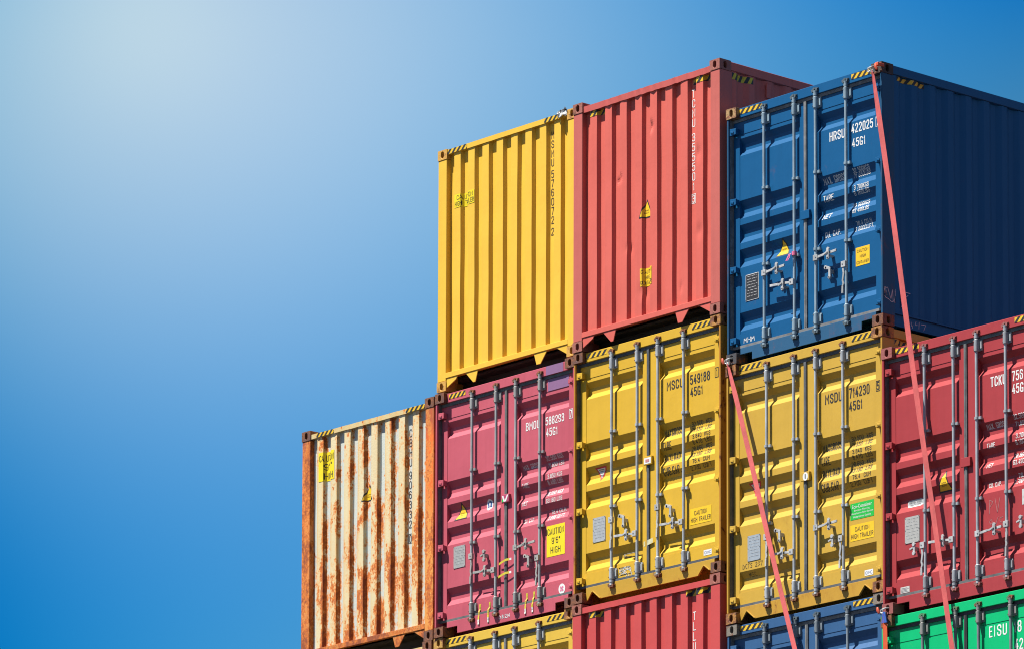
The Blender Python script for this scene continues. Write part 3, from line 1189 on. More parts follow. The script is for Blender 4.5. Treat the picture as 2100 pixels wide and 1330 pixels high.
            mb.prism([(x - 0.012, z + 0.05), (x + 0.02, z + 0.055), (x + 0.024, z - 0.055), (x - 0.004, z - 0.06)], 'y', 0.022, 0.036, 0)
            mb.tube([(x + 0.006, 0.016, z + 0.045), (x + 0.006, 0.040, z + 0.045)], 0.022, 10, 0)
            mb.tube([(x + 0.008, 0.016, z - 0.052), (x + 0.008, 0.040, z - 0.052)], 0.022, 10, 0)
            mb.obox((x - 0.026, 0.028, z + 0.004), 0.024, 0.012, 0.010, 0.3, 0)
            mb.box(x - 0.008, x + 0.02, 0.0362, 0.0865, z - 0.02, z + 0.02, 0)
        mb.build('handle_retainer', [P.get('hndm', ZINC_B), GASKET], d, 0.002)
    return doors


def hazards(root, face, spots, name='hazard_tape', lift=0.002):
    for (x0, x1, z0, z1, n, ph) in spots:
        mk = Marks(face)
        mk.hazard(x0, x1, z0, z1, n, lift, ph)
        mk.build(name, root)


def side_tape(root, y0, y1, z0, z1, n=5):
    """hazard tape at the front end of the right hand side wall"""
    mb = MB()
    h = z1 - z0
    per = (y1 - y0) / n
    ks = []
    y = 0.20
    while y < 1.2:
        ks += [y + t for t in (0.072, 0.140, 0.210, 0.278)]
        y += 0.282

    def put(poly, mi, lift):
        for a in strips(poly, ks, 0):
            c = sum(q[0] for q in a) / len(a)
            mb.face([(W - SIDE_IN - side_profile(q[0] + (c - q[0]) * 1e-3) + lift, q[0], q[1]) for q in a], mi)
    put([(y0, z0), (y1, z0), (y1, z1), (y0, z1)], 1, 0.0015)
    for i in range(n):
        a = y0 + i * per
        b = a + per * 0.52
        q = [(a, z0), (b, z0), (min(b + per * .45, y1), z1), (min(a + per * .45, y1), z1)]
        put(q, 0, 0.003)
    mb.build('hazard_tape', [TAPE_Y, BLK], root)


def container(label, pos, end, **P):
    root = bpy.data.objects.new('shipping_container', None)
    root.empty_display_size = 0.5
    root.location = (pos[0], pos[1], pos[2] - H + Z0)
    C.objects.link(root)
    root['label'] = label
    root['category'] = 'container'
    root['group'] = 'shipping containers stacked in the wall'
    shell(root, P, end)
    doors = None
    if end == 'wall':
        end_wall(root, P)
    else:
        doors = door_pair(root, P)
    return root, doors


# ------------------------------------------------------------------ marks used on several doors
def sticker(parent, face, x0, z0, x1, z1, lines, mat=YEL, ink=BLK, pad=0.012, name='warning_sticker', bold=0.012, lift=0.002):
    """lines: (text, x0, x1, z0, z1) as fractions of the sheet"""
    mk = Marks(face)
    mk.rect(x0, z0, x1, z1, mat, lift)
    for t, a, b, c, d in lines:
        mk.text(t, x0 + (x1 - x0) * a, z0 + (z1 - z0) * c, (x1 - x0) * (b - a), (z1 - z0) * (d - c), ink, lift + 0.0015, 0.10)
    return mk.build(name, parent)


def heavy(parent, face, top, bl, br, full=False):
    """yellow warning triangle with a dark rim"""
    mk = Marks(face)
    cx, cz = (top[0] + bl[0] + br[0]) / 3, (top[1] + bl[1] + br[1]) / 3

    def rounded(pts, k, r):
        pts = [(cx + (p[0] - cx) * k, cz + (p[1] - cz) * k) for p in pts]
        o = []
        for i in range(3):
            a, b, c = pts[i - 1], pts[i], pts[(i + 1) % 3]
            for t in (r, r * .35):
                o.append((b[0] + (a[0] - b[0]) * t, b[1] + (a[1] - b[1]) * t))
            for t in (r * .35, r):
                o.append((b[0] + (c[0] - b[0]) * t, b[1] + (c[1] - b[1]) * t))
        # drop the near-duplicate mid corner to keep a soft point
        return o
    mk.poly(rounded([top, bl, br], 1.0, 0.07), BLK, 0.002)
    mk.poly(rounded([top, bl, br], 0.80, 0.05), YEL, 0.0035)
    w_ = br[0] - bl[0]
    h_ = top[1] - bl[1]
    mk.text('SUPER', cx - w_ * 0.15, bl[1] + h_ * 0.36, w_ * 0.30, h_ * 0.06, BLK, 0.005)
    mk.text('HEAVY', cx - w_ * 0.17, bl[1] + h_ * 0.23, w_ * 0.34, h_ * 0.07, BLK, 0.005)
    return mk.build('warning_triangle', parent)


def plate(parent, face, x0, z0, x1, z1, mat=PLATE, ink=PLINK, rows=11, border=None, seed=3):
    mk = Marks(face)
    mb = MB()
    mk.rect(x0, z0, x1, z1, border or mat, 0.005)
    if border:
        mk.rect(x0 + .006, z0 + .006, x1 - .006, z1 - .006, mat, 0.0062)
    rn = random.Random(seed)
    for i in range(rows):
        z = z1 - (z1 - z0) * (0.07 + 0.86 * i / rows)
        a = x0 + (x1 - x0) * rn.uniform(0.08, 0.2)
        while a < x1 - 0.03:
            b = min(a + rn.uniform(0.015, 0.06), x1 - 0.018)
            if b > a + .004:
                mk.rect(a, z - (0.006 if border else 0.004), b, z, ink, 0.0074)
            a = b + rn.uniform(0.006, 0.02)
    for cx in (x0 + .008, x1 - .008):
        for cz in (z0 + .008, z1 - .008, (z0 + z1) / 2):
            mk.disc(cx, cz, .005, .005, BLK, 0.0086, 6)
    return mk.build('data_plate', parent)


def lettering(parent, face, items, ink, name='lettering', bold=0.012):
    """items: (text, x0, z0, width, height[, slant])"""
    mk = Marks(face)
    for it in items:
        t, x, z, w_, h_ = it[:5]
        mk.text(t, x, z, w_, h_, ink, 0.002, 0.130 if h_ > 0.08 else 0.115)
    for it in getattr(lettering, 'boxes', []):
        mk.frame(*it, 0.006, ink, 0.002)
    lettering.boxes = []
    return mk.build(name, parent)


def check_box(x0=2.262, z0=2.215, x1=2.322, z1=2.331):
    lettering.boxes = [(x0, z0, x1, z1)]


def scrawl(parent, face, strokes, x0, z0, w_, h_, mat=CHALK, wd=0.007, name='scrawl'):
    mk = Marks(face)
    for st in strokes:
        mk.stroke([(x0 + p[0] * w_, z0 + p[1] * h_) for p in st], wd, mat, 0.002)
    return mk.build(name, parent)


# simple hand lettering
HAND = {'M': [[(0, 0), (.1, 1), (.45, .35), (.85, 1), (1, 0)]], 'H': [[(.05, 1), (0, 0)], [(0, .5), (.95, .55)], [(1, 1), (.92, 0)]],
        'D': [[(.1, 1), (0, 0), (.7, .1), (.9, .55), (.1, 1)]], 'C': [[(.9, .85), (.4, 1), (0, .5), (.4, 0), (.95, .15)]], 'T': [[(0, .95), (1, 1)], [(.5, .95), (.45, 0)]],
        'S': [[(.9, .9), (.3, 1), (.1, .7), (.8, .4), (.7, .05), (0, .05)]], '2': [[(.05, .8), (.5, 1), (.9, .75), (0, 0), (1, .05)]], '3': [[(.1, .95), (.8, .9), (.4, .55), (.85, .3), (.1, 0)]],
        '7': [[(0, .95), (1, 1), (.4, 0)]], 'B': [[(.1, 0), (.1, 1), (.8, .8), (.15, .52), (.9, .3), (.1, 0)]], 'N': [[(0, 0), (.1, 1), (.8, 0), (.95, 1)]], '1': [[(.5, 1), (.45, 0)]],
        '5': [[(.9, 1), (.2, .95), (.15, .6), (.8, .45), (.7, .05), (0, .05)]], '9': [[(.9, .6), (.4, .5), (.1, .8), (.6, 1), (.9, .6), (.75, 0)]], '/': [[(0, 0), (1, 1.1)]],
        '.': [[(.4, 0), (.55, .05)]], 'P': [[(.1, 0), (.15, 1), (.85, .8), (.15, .45)]], 'V': [[(0, 1), (.45, 0), (1, 1)]], 'Y': [[(0, 1), (.5, .5)], [(1, 1), (.4, 0)]], '6': [[(.8, 1), (.2, .5), (.3, .05), (.8, .2), (.7, .5), (.2, .4)]],
        'W': [[(0, 1), (.3, 0), (.5, .6), (.75, 0), (1, 1)]], 'i': [[(.5, .6), (.45, 0)]], 'e': [[(.1, .35), (.9, .4), (.5, .7), (.1, .3), (.6, 0), (.9, .15)]], 'l': [[(.5, 1), (.4, 0)]]}


def hand(parent, face, txt, x0, z0, cw, ch, mat=CHALK, wd=0.007, name='scrawl'):
    st = []
    for i, c in enumerate(txt):
        for s_ in HAND.get(c, []):
            st.append([((i + 0.78 * p[0]) * cw, p[1] * ch) for p in s_])
    return scrawl(parent, face, st, x0, z0, 1, 1, mat, wd, name)


def doodle(seed, n=26, jag=0.35):
    rn = random.Random(seed)
    p = [0.2, 0.5]
    o = [tuple(p)]
    v = [0.1, 0.1]
    for _ in range(n):
        v[0] = v[0] * 0.6 + rn.uniform(-jag, jag) * .6 + 0.01
        v[1] = v[1] * 0.5 + rn.uniform(-jag, jag)
        p = [min(max(p[0] + v[0], 0), 1), min(max(p[1] + v[1], 0), 1)]
        o.append(tuple(p))
    return o


HDR = Face([], [], lambda x, z: 0.050)
DOOR_TAPES = [(0.170, 0.520, 2.815, 2.870, 4, 0.25), (1.925, 2.262, 2.815, 2.872, 4, 0.25)]
RODS_A = (0.577, 1.052, 1.387, 1.859)
RODS_B = (0.621, 1.047, 1.388, 1.810)


# ------------------------------------------------------------------ paints
P_YEL = paint('paint_bright_yellow', (255, 204, 74), 0.14, 1, 0.10)
P_RED = paint('paint_faded_red', (226, 109, 96), 0.24, 2, 0.28, 0.5, streak=0.14)
P_BLUE = paint('paint_navy_blue', (20, 95, 148), 0.20, 3, 0.08, 0.40)
P_PINK = paint('paint_maroon_faded', (200, 93, 109), 0.20, 4, 0.55, 0.5, streak=0.16)
P_OCHRE = paint('paint_ochre', (228, 184, 58), 0.26, 5, 0.10)
P_OCHRE2 = paint('paint_ochre_dusty', (214, 174, 70), 0.32, 6, 0.16)
P_BRED = paint('paint_brick_red', (180, 68, 72), 0.18, 7, 0.06, streak=0.14)
P_CRIM = paint('paint_crimson', (212, 86, 84), 0.18, 8, 0.12)
P_BLUE2 = paint('paint_dusty_blue', (56, 100, 148), 0.16, 9, 0.3, 0.5, streak=0.2)
P_YEL3 = paint('paint_mustard', (232, 194, 76), 0.24, 10, 0.14)
P_GRN = paint('paint_emerald', (2, 198, 124), 0.24, 11, 0.10)
P_CREAM = paint('paint_cream_rusting', (226, 216, 178), 0.75, 12, 0.1)
P_PURP = paint('paint_purple_patch', (150, 112, 152), 0.10, 13, 0.25)
WALL_CREAM = rusty_wall('rust_eaten_cream', (236, 222, 178), (212, 220, 214), 2.0, 0.0)
POST_RUST = rusty_wall('rust_orange_posts', (238, 172, 84), (0, 0, 0), 5.0, 0.02, True)
POST_RUST_L = rusty_wall('rust_brown_posts', (214, 128, 74), (0, 0, 0), 9.0, 0.09, True)
HEAD_RUST = rusty_wall('rust_spotted_cream', (226, 206, 150), (226, 206, 150), 8.0, -0.10)
SILL_RUST = rusty_wall('rust_sill', (150, 90, 60), (226, 206, 150), 11.0, 0.10, True)
CA_BROWN = rustmetal('casting_brown', (0.11, 0.045, 0.035), 0.7, 1)
CA_YEL = rustmetal('casting_yellow', (0.50, 0.28, 0.05), 0.42, 2)
CA_RED = rustmetal('casting_red', (0.33, 0.10, 0.075), 0.35, 3)
CA_DARK = rustmetal('casting_dark', (0.045, 0.045, 0.055), 0.45, 4)
CA_BLACK = rustmetal('casting_black', (0.040, 0.030, 0.030), 0.30, 14)
CA_TAN = rustmetal('casting_tan', (0.42, 0.26, 0.10), 0.5, 5)
CA_ORNG = rustmetal('casting_orange', (0.42, 0.19, 0.03), 0.62, 6)
CA_RED2 = rustmetal('casting_red_clean', (0.30, 0.075, 0.07), 0.12, 7)
CA_GREY = rustmetal('casting_grey', (0.20, 0.18, 0.15), 0.3, 8)
CA_GRN = rustmetal('casting_green', (0.10, 0.22, 0.07), 0.55, 9)
CAM_RUST = rustmetal('cam_rust', (0.30, 0.22, 0.12), 0.75, 10)
CAM_RED = rustmetal('cam_red', (0.30, 0.09, 0.085), 0.25, 11)
CAM_DARK = rustmetal('cam_dark', (0.06, 0.10, 0.13), 0.15, 12)
CAM_GRN = rustmetal('cam_green', (0.05, 0.22, 0.10), 0.35, 13)

# ------------------------------------------------------------------ ground
mb = MB()
mb.face([(-1500, -1500, 0), (1500, -1500, 0), (1500, 1500, 0), (-1500, 1500, 0)])
g = mb.build('ground', plain('quay_concrete', (0.045, 0.044, 0.042), 0.9, 0, 0.3, 0.6, bump=0.2))
g['kind'] = 'structure'


# ------------------------------------------------------------------ marks: place by the position read on the flat plane
def fit(x, z, h=0.0):
    """from a position read as if the door were flat to the true one inside a groove"""
    for _ in range(4):
        d = max(door_y(x, z + h / 2) - 0.085, 0) if z < 2.6 else 0
        zz = z + 0.40 * d
    return x - 1.09 * d, zz


def L_(t, x, z, w_, h_):
    a, b = fit(x, z, h_)
    return (t, a, b, w_, h_)


def wall_face(root):
    return Face([a for a, _ in WPROF], [0.1 * i for i in range(30)], WALLS[root.name])


def vertical(root, txt, xc, ztop, pitch, ch, wd, mat, gap=0.0, box_last=False):
    mk = Marks(wall_face(root))
    z = ztop
    for i, c in enumerate(txt):
        if c == ' ':
            z -= gap
            mk.build('lettering', root)
            mk = Marks(wall_face(root))
            continue
        wd_c = wd * (0.30 if c == 'I' else 0.6 if c == '1' else 1.0)
        mk.text(c, xc - wd_c / 2, z - ch, wd_c, ch, mat, 0.002, 0.105)
        if box_last and i == len(txt) - 1:
            mk.frame(xc - wd / 2 - 0.012, z - ch - 0.012, xc + wd / 2 + 0.012, z + 0.012, 0.006, mat, 0.002)
        z -= pitch
    return mk.build('lettering', root)


# ---- B1: bright yellow, corrugated front wall
r, _ = container('bright yellow container with a corrugated end wall and black lettering, top of its column', (-2.5026, 0.1097, 0.0219), 'wall',
                 paint=P_YEL, cast=rustmetal('casting_bright_yellow', (0.62, 0.33, 0.05), 0.22, 21), header=(2.826, 2.886), seed=3, batter=0.0015)
hazards(r, Face([], [], lambda x, z: 0.010), [(0.168, 0.510, 2.829, 2.884, 4, 0.1), (1.875, 2.115, 2.829, 2.884, 3, 0.1)])
vertical(r, 'MSMU 576072 2', 1.953, 2.728, 0.1085, 0.090, 0.047, BLK, gap=-0.012 + 0.04)
sticker(r, wall_face(r), 0.276, 2.160, 0.630, 2.318, [('CAUTION', 0.12, 0.93, 0.56, 0.90), ('HIGH TRAILER', 0.03, 0.98, 0.10, 0.45)], LEM, lift=0.003)

# ---- C1: faded red, corrugated front wall
r, _ = container('faded red container with a dented corrugated end wall, white lettering down it, atop its column', (0.0020, -0.0048, 0.0002), 'wall',
                 paint=P_RED, post=paint('paint_red_post', (206, 108, 99), 0.40, 43, 0.3, 0.5, streak=0.2), headm=paint('paint_red_header', (204, 98, 92), 0.42, 44, 0.3, 0.5), cast=CA_RED, header=(2.770, 2.842), seed=5, dents='red', batter=0.006)
hazards(r, wall_face(r), [(0.235, 0.500, 2.702, 2.768, 3, 0.2), (1.945, 2.258, 2.704, 2.768, 3, 0.2)], lift=0.003)
side_tape(r, 0.205, 0.538, 2.700, 2.775, 4)
vertical(r, 'TCNU 355501', 1.944, 2.655, 0.1125, 0.093, 0.050, WHT, gap=0.052)
vertical(r, '3', 1.944, 1.448, 0.1, 0.090, 0.040, WHT, box_last=True)
heavy(r, wall_face(r), (1.182, 1.560), (1.089, 1.342), (1.275, 1.342))
sticker(r, wall_face(r), 1.109, 0.556, 1.300, 0.762, [('CAUTION', 0.08, 0.97, 0.70, 0.90), ('HIGH', 0.28, 0.78, 0.40, 0.60), ('CONTAINER', 0.04, 0.99, 0.10, 0.30)], lift=0.003)
mb = MB()
mb.box(W - 0.0185, W + 0.004, 0.725, 0.790, 2.585, 2.745)
mb.build('vent_cover', P_RED, r, 0.006)

# ---- D1: navy blue, doors, top right
r, d = container('navy blue container with closed doors and a long shaded side, top of its column', (2.5118, 0.0246, -0.6088), 'door',
                 paint=P_BLUE, cast=CA_DARK, cast_over={(0, 1): CA_TAN, (1, 1): CA_BLACK, (1, 0): CA_BROWN}, rods=RODS_A, rodm=zinc('galvanised_bluish', (0.36, 0.48, 0.56), 0.4, 2),
                 hw=zinc('galvanised_bluish_plate', (0.30, 0.42, 0.50), 0.45, 3), camm=CAM_DARK, gasket=GASKET, gasket_top=GASKET_L,
                 post=paint('paint_navy_post', (40, 90, 128), 0.50, 41), sillm=paint('paint_navy_sill', (52, 100, 138), 0.52, 42, 0.3),
                 handles=[(0, 0.934, 'r', 0.34), (1, 0.745, 'l', 0.36), (2, 0.939, 'r', 0.34), (3, 0.800, 'D', 0.34)],
                 retainers=[(0.79, 0.940, 'bar'), (0.885, 0.740, 'bar'), (1.595, 0.945, 'bar'), (1.585, 0.745, 'dog')])
hazards(d[1], HDR, DOOR_TAPES)
side_tape(r, 0.246, 0.700, 2.735, 2.785, 5)
check_box(2.262, 2.220, 2.322, 2.332)
lettering(d[1], DOOR, [('HRSU', 1.548, 2.210, 0.236, 0.102), ('422025', 1.887, 2.226, 0.332, 0.104), ('7', 2.272, 2.232, 0.038, 0.090), ('45G1', 1.895, 2.070, 0.208, 0.096),
                       L_('MAX. GROSS', 1.475, 1.736, 0.340, 0.072), L_('TARE', 1.453, 1.550, 0.156, 0.070), L_('NET', 1.448, 1.354, 0.128, 0.062), L_('CU. CAP.', 1.482, 1.144, 0.248, 0.064),
                       L_('32 500KGS', 1.920, 1.776, 0.254, 0.050), L_('71 650LBS', 1.931, 1.720, 0.252, 0.048), L_('3 700KGS', 1.924, 1.592, 0.226, 0.050), L_('8 160LBS', 1.932, 1.527, 0.235, 0.048),
                       L_('28 800KGS', 1.909, 1.393, 0.256, 0.048), L_('63 490LBS', 1.899, 1.337, 0.250, 0.048), L_('76.4 CU.M.', 1.965, 1.181, 0.250, 0.048), L_('2 690CU.FT.', 1.945, 1.124, 0.285, 0.048)], WHT)
heavy(d[0], DOOR, (0.798, 1.300), (0.690, 1.092), (0.906, 1.092))
sticker(d[1], DOOR, 1.946, 0.737, 2.158, 0.942, [('CAUTION', 0.10, 0.90, 0.72, 0.88), ('HIGH', 0.30, 0.72, 0.42, 0.58), ('CONTAINER', 0.06, 0.94, 0.10, 0.26)])
plate(d[0], DOOR, 0.227, 0.690, 0.430, 0.985, BLK, plain('plate_print_pale', (0.42, 0.43, 0.44), 0.6), 8, WHT, 5)
hand(d[0], DOOR, 'MHM', 0.198, 0.232, 0.060, 0.052)


def side_scrawl(root, strokes, y0, z0, w_, h_, x, wd=0.006):
    mb = MB()
    for st in strokes:
        for a, b in zip(st, st[1:]):
            a = (y0 + a[0] * w_, z0 + a[1] * h_)
            b = (y0 + b[0] * w_, z0 + b[1] * h_)
            dx, dz = b[0] - a[0], b[1] - a[1]
            l = math.hypot(dx, dz)
            if l < 1e-5:
                continue
            nx, nz = -dz / l * wd / 2, dx / l * wd / 2
            mb.face([(x, a[0] - nx, a[1] - nz), (x, b[0] - nx, b[1] - nz), (x, b[0] + nx, b[1] + nz), (x, a[0] + nx, a[1] + nz)])
    mb.build('scrawl', CHALK, root)


side_scrawl(r, [doodle(3, 18, 0.5), doodle(8, 14, 0.5), [(0, .9), (.3, 1), (.6, .2), (.75, .95), (.8, .1), (1, 0)]], 0.030, 0.262, 0.165, 0.150, W - 0.0035)
side_scrawl(r, [doodle(13, 16, 0.6), doodle(18, 10, 0.6)], 0.290, 0.230, 0.150, 0.180, W - SIDE_IN + 0.0015)
side_scrawl(r, [[(0, .8), (.02, .2)], [(.12, .8), (.14, .3), (.22, .3), (.24, .8), (.20, 0)], [(.42, 1), (.36, .6), (.46, .5), (.48, .7)], [(.6, 1), (.58, .1)], [(.72, .8), (.98, .85), (.86, 0)]], 0.440, 0.045, 0.260, 0.080, W - 0.0395, 0.005)

# ---- A2: cream, eaten by rust
r, _ = container('cream container whose corrugated end wall is streaked and spotted with orange rust', (-4.9867, 0.1045, -2.9034), 'wall',
                 paint=P_CREAM, wall=WALL_CREAM, post=POST_RUST, headm=HEAD_RUST, sillm=SILL_RUST, post_left=POST_RUST_L, cast=CA_BROWN, header=(2.787, 2.843), seed=8, batter=0.003)
hazards(r, Face([], [], lambda x, z: 0.008), [(0.270, 0.590, 2.790, 2.841, 4, 0.1), (1.925, 2.262, 2.790, 2.841, 4, 0.1)])
vertical(r, 'CBHU 906332', 1.946, 2.602, 0.1175, 0.094, 0.048, BLK, gap=0.036)
vertical(r, '0', 1.946, 1.336, 0.1, 0.092, 0.040, BLK, box_last=True)
sticker(r, wall_face(r), 0.297, 2.240, 0.590, 2.594, [('CAUTION', 0.06, 0.97, 0.68, 0.90), ("9'6\"", 0.30, 0.86, 0.38, 0.60), ('HIGH', 0.30, 0.92, 0.06, 0.28)], LEM, lift=0.003)
heavy(r, wall_face(r), (1.200, 2.070), (1.093, 1.866), (1.300, 1.866))

# ---- B2: faded maroon doors
r, d = container('faded maroon pink container with a purple patch and yellow seal tapes on its doors', (-2.4711, 0.0560, -2.9082), 'door',
                 paint=P_PINK, cast=CA_BROWN, rods=(0.630, 1.055, 1.400, 1.818), rodm=zinc('galvanised_grey', (0.42, 0.45, 0.46), 0.5, 6), hw=zinc('galvanised_grey_plate', (0.36, 0.37, 0.36), 0.5, 7),
                 camm=CAM_RUST, camrust=CA_BROWN, gasket=plain('rubber_gasket_grey', (0.115, 0.125, 0.125), 0.6, 0, 0.35, 12), hndm=zinc('galvanised_pale', (0.46, 0.45, 0.42), 0.5, 8),
                 handles=[(0, 0.895, 'd', 0.345), (1, 0.652, 'l', 0.37), (2, 0.850, 'r', 0.36), (3, 0.690, 'D', 0.34)],
                 retainers=[(0.845, 0.850, 'open'), (0.885, 0.660, 'bar'), (1.600, 0.862, 'bar'), (1.610, 0.670, 'dog')])
hazards(d[0], HDR, [(0.195, 0.490, 2.815, 2.870, 4, 0.25)])
mk = Marks(DOOR)
mk.rect(1.897, 2.779, 2.196, 2.884, P_PURP, 0.002)
mk.rect(1.897, 2.600, 2.257, 2.738, P_PURP, 0.002)
mk.build('repaint_patch', d[1])
check_box(2.262, 2.213, 2.324, 2.326)
lettering(d[1], DOOR, [('BMOU', 1.513, 2.203, 0.240, 0.096), ('588293', 1.854, 2.208, 0.318, 0.094), ('7', 2.272, 2.226, 0.038, 0.088), ('45G1', 1.862, 2.075, 0.200, 0.094),
                       L_('MAX. GROSS', 1.480, 1.743, 0.280, 0.052), L_('TARE', 1.456, 1.541, 0.112, 0.052), L_('NET', 1.457, 1.331, 0.090, 0.050), L_('CU. CAP.', 1.482, 1.119, 0.185, 0.046),
                       L_('32.500 KGS', 1.873, 1.787, 0.285, 0.050), L_('71.650 LBS', 1.901, 1.702, 0.275, 0.050), L_('3.850 KGS', 1.891, 1.580, 0.250, 0.050), L_('8.490 LBS', 1.909, 1.501, 0.250, 0.050),
                       L_('28.650 KGS', 1.868, 1.377, 0.285, 0.050), L_('63.160 LBS', 1.868, 1.297, 0.275, 0.050), L_('76.4 CU.M.', 1.962, 1.149, 0.265, 0.048), L_('2.698 CU.FT.', 1.903, 1.091, 0.290, 0.048)], WHT)
heavy(d[0], DOOR, (0.370, 1.566), (0.250, 1.362), (0.487, 1.362))
sticker(d[1], DOOR, 1.877, 0.665, 2.188, 1.026, [('CAUTION', 0.05, 0.95, 0.70, 0.90), ("9'6\"", 0.28, 0.74, 0.40, 0.60), ('HIGH', 0.22, 0.76, 0.10, 0.30)], LEM)
plate(d[0], DOOR, 0.252, 0.795, 0.457, 1.053, plain('aluminium_plate_dull', (0.40, 0.41, 0.40), 0.5, 0.2, 0.2, 25), PLINK, 7)
mk = Marks(DOOR)
mk.disc(0.842, 1.462, 0.058, 0.066, WHT, 0.002)
mk.disc(0.842, 1.468, 0.034, 0.040, BLUP, 0.0035)
mk.rect(0.806, 1.432, 0.880, 1.442, BLUP, 0.0035)
mk.poly([(0.842, 1.410), (0.830, 1.470), (0.842, 1.520), (0.854, 1.470)], WHT, 0.005)
mk.build('round_sticker', d[0])
mk = Marks(DOOR)
mk.disc(2.143, 0.262, 0.056, 0.060, WHT, 0.002)
for i in range(4):
    a = math.pi / 4 + i * math.pi / 2
    mk.disc(2.143 + 0.022 * math.cos(a), 0.262 + 0.024 * math.sin(a), 0.013, 0.014, PINKP, 0.0035, 8)
mk.disc(2.143, 0.262, 0.008, 0.008, PINKP, 0.0035, 8)
mk.build('round_sticker', d[1])
mk = Marks(Face([], [], lambda x, z: 0.050))
mk.rect(1.136, 1.424, 1.258, 1.508, plain('magenta_label', (0.42, 0.05, 0.13), 0.5), 0.002)
mk.poly([(1.142, 1.500), (1.168, 1.500), (1.196, 1.440), (1.190, 1.428), (1.172, 1.430)], WHT, 0.0035)
mk.poly([(1.230, 1.504), (1.254, 1.504), (1.214, 1.430), (1.190, 1.428), (1.196, 1.448)], WHT, 0.0035)
mk.rect(1.140, 1.428, 1.166, 1.462, GRNP, 0.0034)
mk.build('label', d[1])


def seal_tape(parent, x, z0, z1, tip, slant=0.0):
    """a plastic seal tape stuck over the rubber, its free end pale"""
    mb = MB()
    wd = 0.0125
    zs = [z1 - (z1 - z0) * i / 8 for i in range(9)]
    rn = random.Random(int(x * 977))
    xs = [x + slant * (z1 - z) + rn.uniform(-.003, .003) for z in zs]
    ys = [0.0795 if z > 0.225 else (0.062 if z > 0.17 else 0.0565) - rn.uniform(0, .006) for z in zs]
    for i in range(8):
        wa = wd * (1 if i not in (4,) else 0.8)
        k = 1 if i >= 6 else (2 if i in (1, 2, 3) else 0)
        mb.face([(xs[i + 1] - wa, ys[i + 1], zs[i + 1]), (xs[i + 1] + wa, ys[i + 1], zs[i + 1]), (xs[i] + wa, ys[i], zs[i]), (xs[i] - wa, ys[i], zs[i])], 0)
        if k == 1:
            mb.face([(xs[i + 1] - wa * .9, ys[i + 1] - .002, zs[i + 1] + .004), (xs[i + 1] + wa * .9, ys[i + 1] - .002, zs[i + 1] + .004), (xs[i] + wa * .9, ys[i] - .002, zs[i]), (xs[i] - wa * .9, ys[i] - .002, zs[i])], 1)
        elif k == 2:
            mb.face([(xs[i + 1] - wa * .5, ys[i + 1] - .002, zs[i + 1]), (xs[i + 1] + wa * .5, ys[i + 1] - .002, zs[i + 1]), (xs[i] + wa * .5, ys[i] - .002, zs[i]), (xs[i] - wa * .5, ys[i] - .002, zs[i])], 2)
    o = mb.build('seal_tape', [SEAL, WHT, plain('tape_print', (0.50, 0.38, 0.06), 0.5)], parent)
    return o


for x, dr in ((0.728, 0), (0.897, 0), (1.547, 1), (1.668, 1)):
    seal_tape(d[dr], x, 0.057, 0.304, 0.03)
for z, x0 in ((0.742, 1.083), (0.588, 1.062)):
    mb = MB()
    n = 8
    for i in range(n):
        t0, t1 = i / n, (i + 1) / n
        xa, xb = x0 + (1.300 - x0) * t0, x0 + (1.300 - x0) * t1
        za, zb = z - 0.030 + 0.030 * min(t0 * 1.6, 1), z - 0.030 + 0.030 * min(t1 * 1.6, 1)
        ya, yb = (0.056 - 0.012 * math.sin(t0 * 3.1), 0.056 - 0.012 * math.sin(t1 * 3.1))
        mb.face([(xa, ya, za - 0.013), (xb, yb, zb - 0.013), (xb, yb, zb + 0.013), (xa, ya, za + 0.013)], 1 if i >= 7 else 0)
    mb.build('seal_tape', [SEAL, WHT], d[1])
hand(r, Face([], [], lambda x, z: 0.060), 'DB2N', 1.085, 0.068, 0.050, 0.042)

# ---- C2: ochre doors under the red container
OCH_W = [L_('MAXGROSS', 1.444, 1.680, 0.300, 0.085), L_('TARE', 1.414, 1.540, 0.132, 0.090), L_('PAYLOAD', 1.444, 1.396, 0.260, 0.084), L_('CUB.CAP.', 1.418, 1.250, 0.285, 0.090),
         L_('32.500  KGS', 1.890, 1.726, 0.328, 0.050), L_('71.650  LBS', 1.875, 1.663, 0.325, 0.050), L_('3.840  KGS', 1.894, 1.594, 0.290, 0.050), L_('8.470  LBS', 1.905, 1.524, 0.295, 0.050),
         L_('28.660  KGS', 1.890, 1.446, 0.328, 0.050), L_('63.180  LBS', 1.869, 1.383, 0.325, 0.050), L_('76.4  CUM', 1.894, 1.313, 0.280, 0.050), L_('2.700  CUFT', 1.879, 1.232, 0.332, 0.050)]
r, d = container('ochre yellow container under the faded red one, its doors without any green sticker', (0.0039, 0.0023, -2.9041), 'door',
                 paint=P_OCHRE, cast=CA_ORNG, cast_over={(0, 1): CA_BROWN, (0, 0): CA_BROWN, (1, 0): CA_BROWN}, rods=RODS_B, camm=CAM_RUST, camrust=CA_ORNG, post=paint('paint_ochre_rusty_post', (200, 140, 50), 0.62, 31),
                 gasket=plain('rubber_gasket_slate', (0.075, 0.085, 0.10), 0.6, 0, 0.5, 8), notch='tri', sillm=paint('paint_ochre_sill', (206, 164, 60), 0.50, 32),
                 handles=[(0, 0.900, 'd', 0.345), (1, 0.660, 'l', 0.36), (2, 0.915, 'd', 0.36), (3, 0.665, 'l', 0.37)],
                 retainers=[(0.805, 0.845, 'dog'), (0.885, 0.665, 'bar'), (1.580, 0.830, 'dog'), (1.650, 0.670, 'bar')])
hazards(d[0], HDR, DOOR_TAPES)
check_box(2.262, 2.217, 2.322, 2.331)
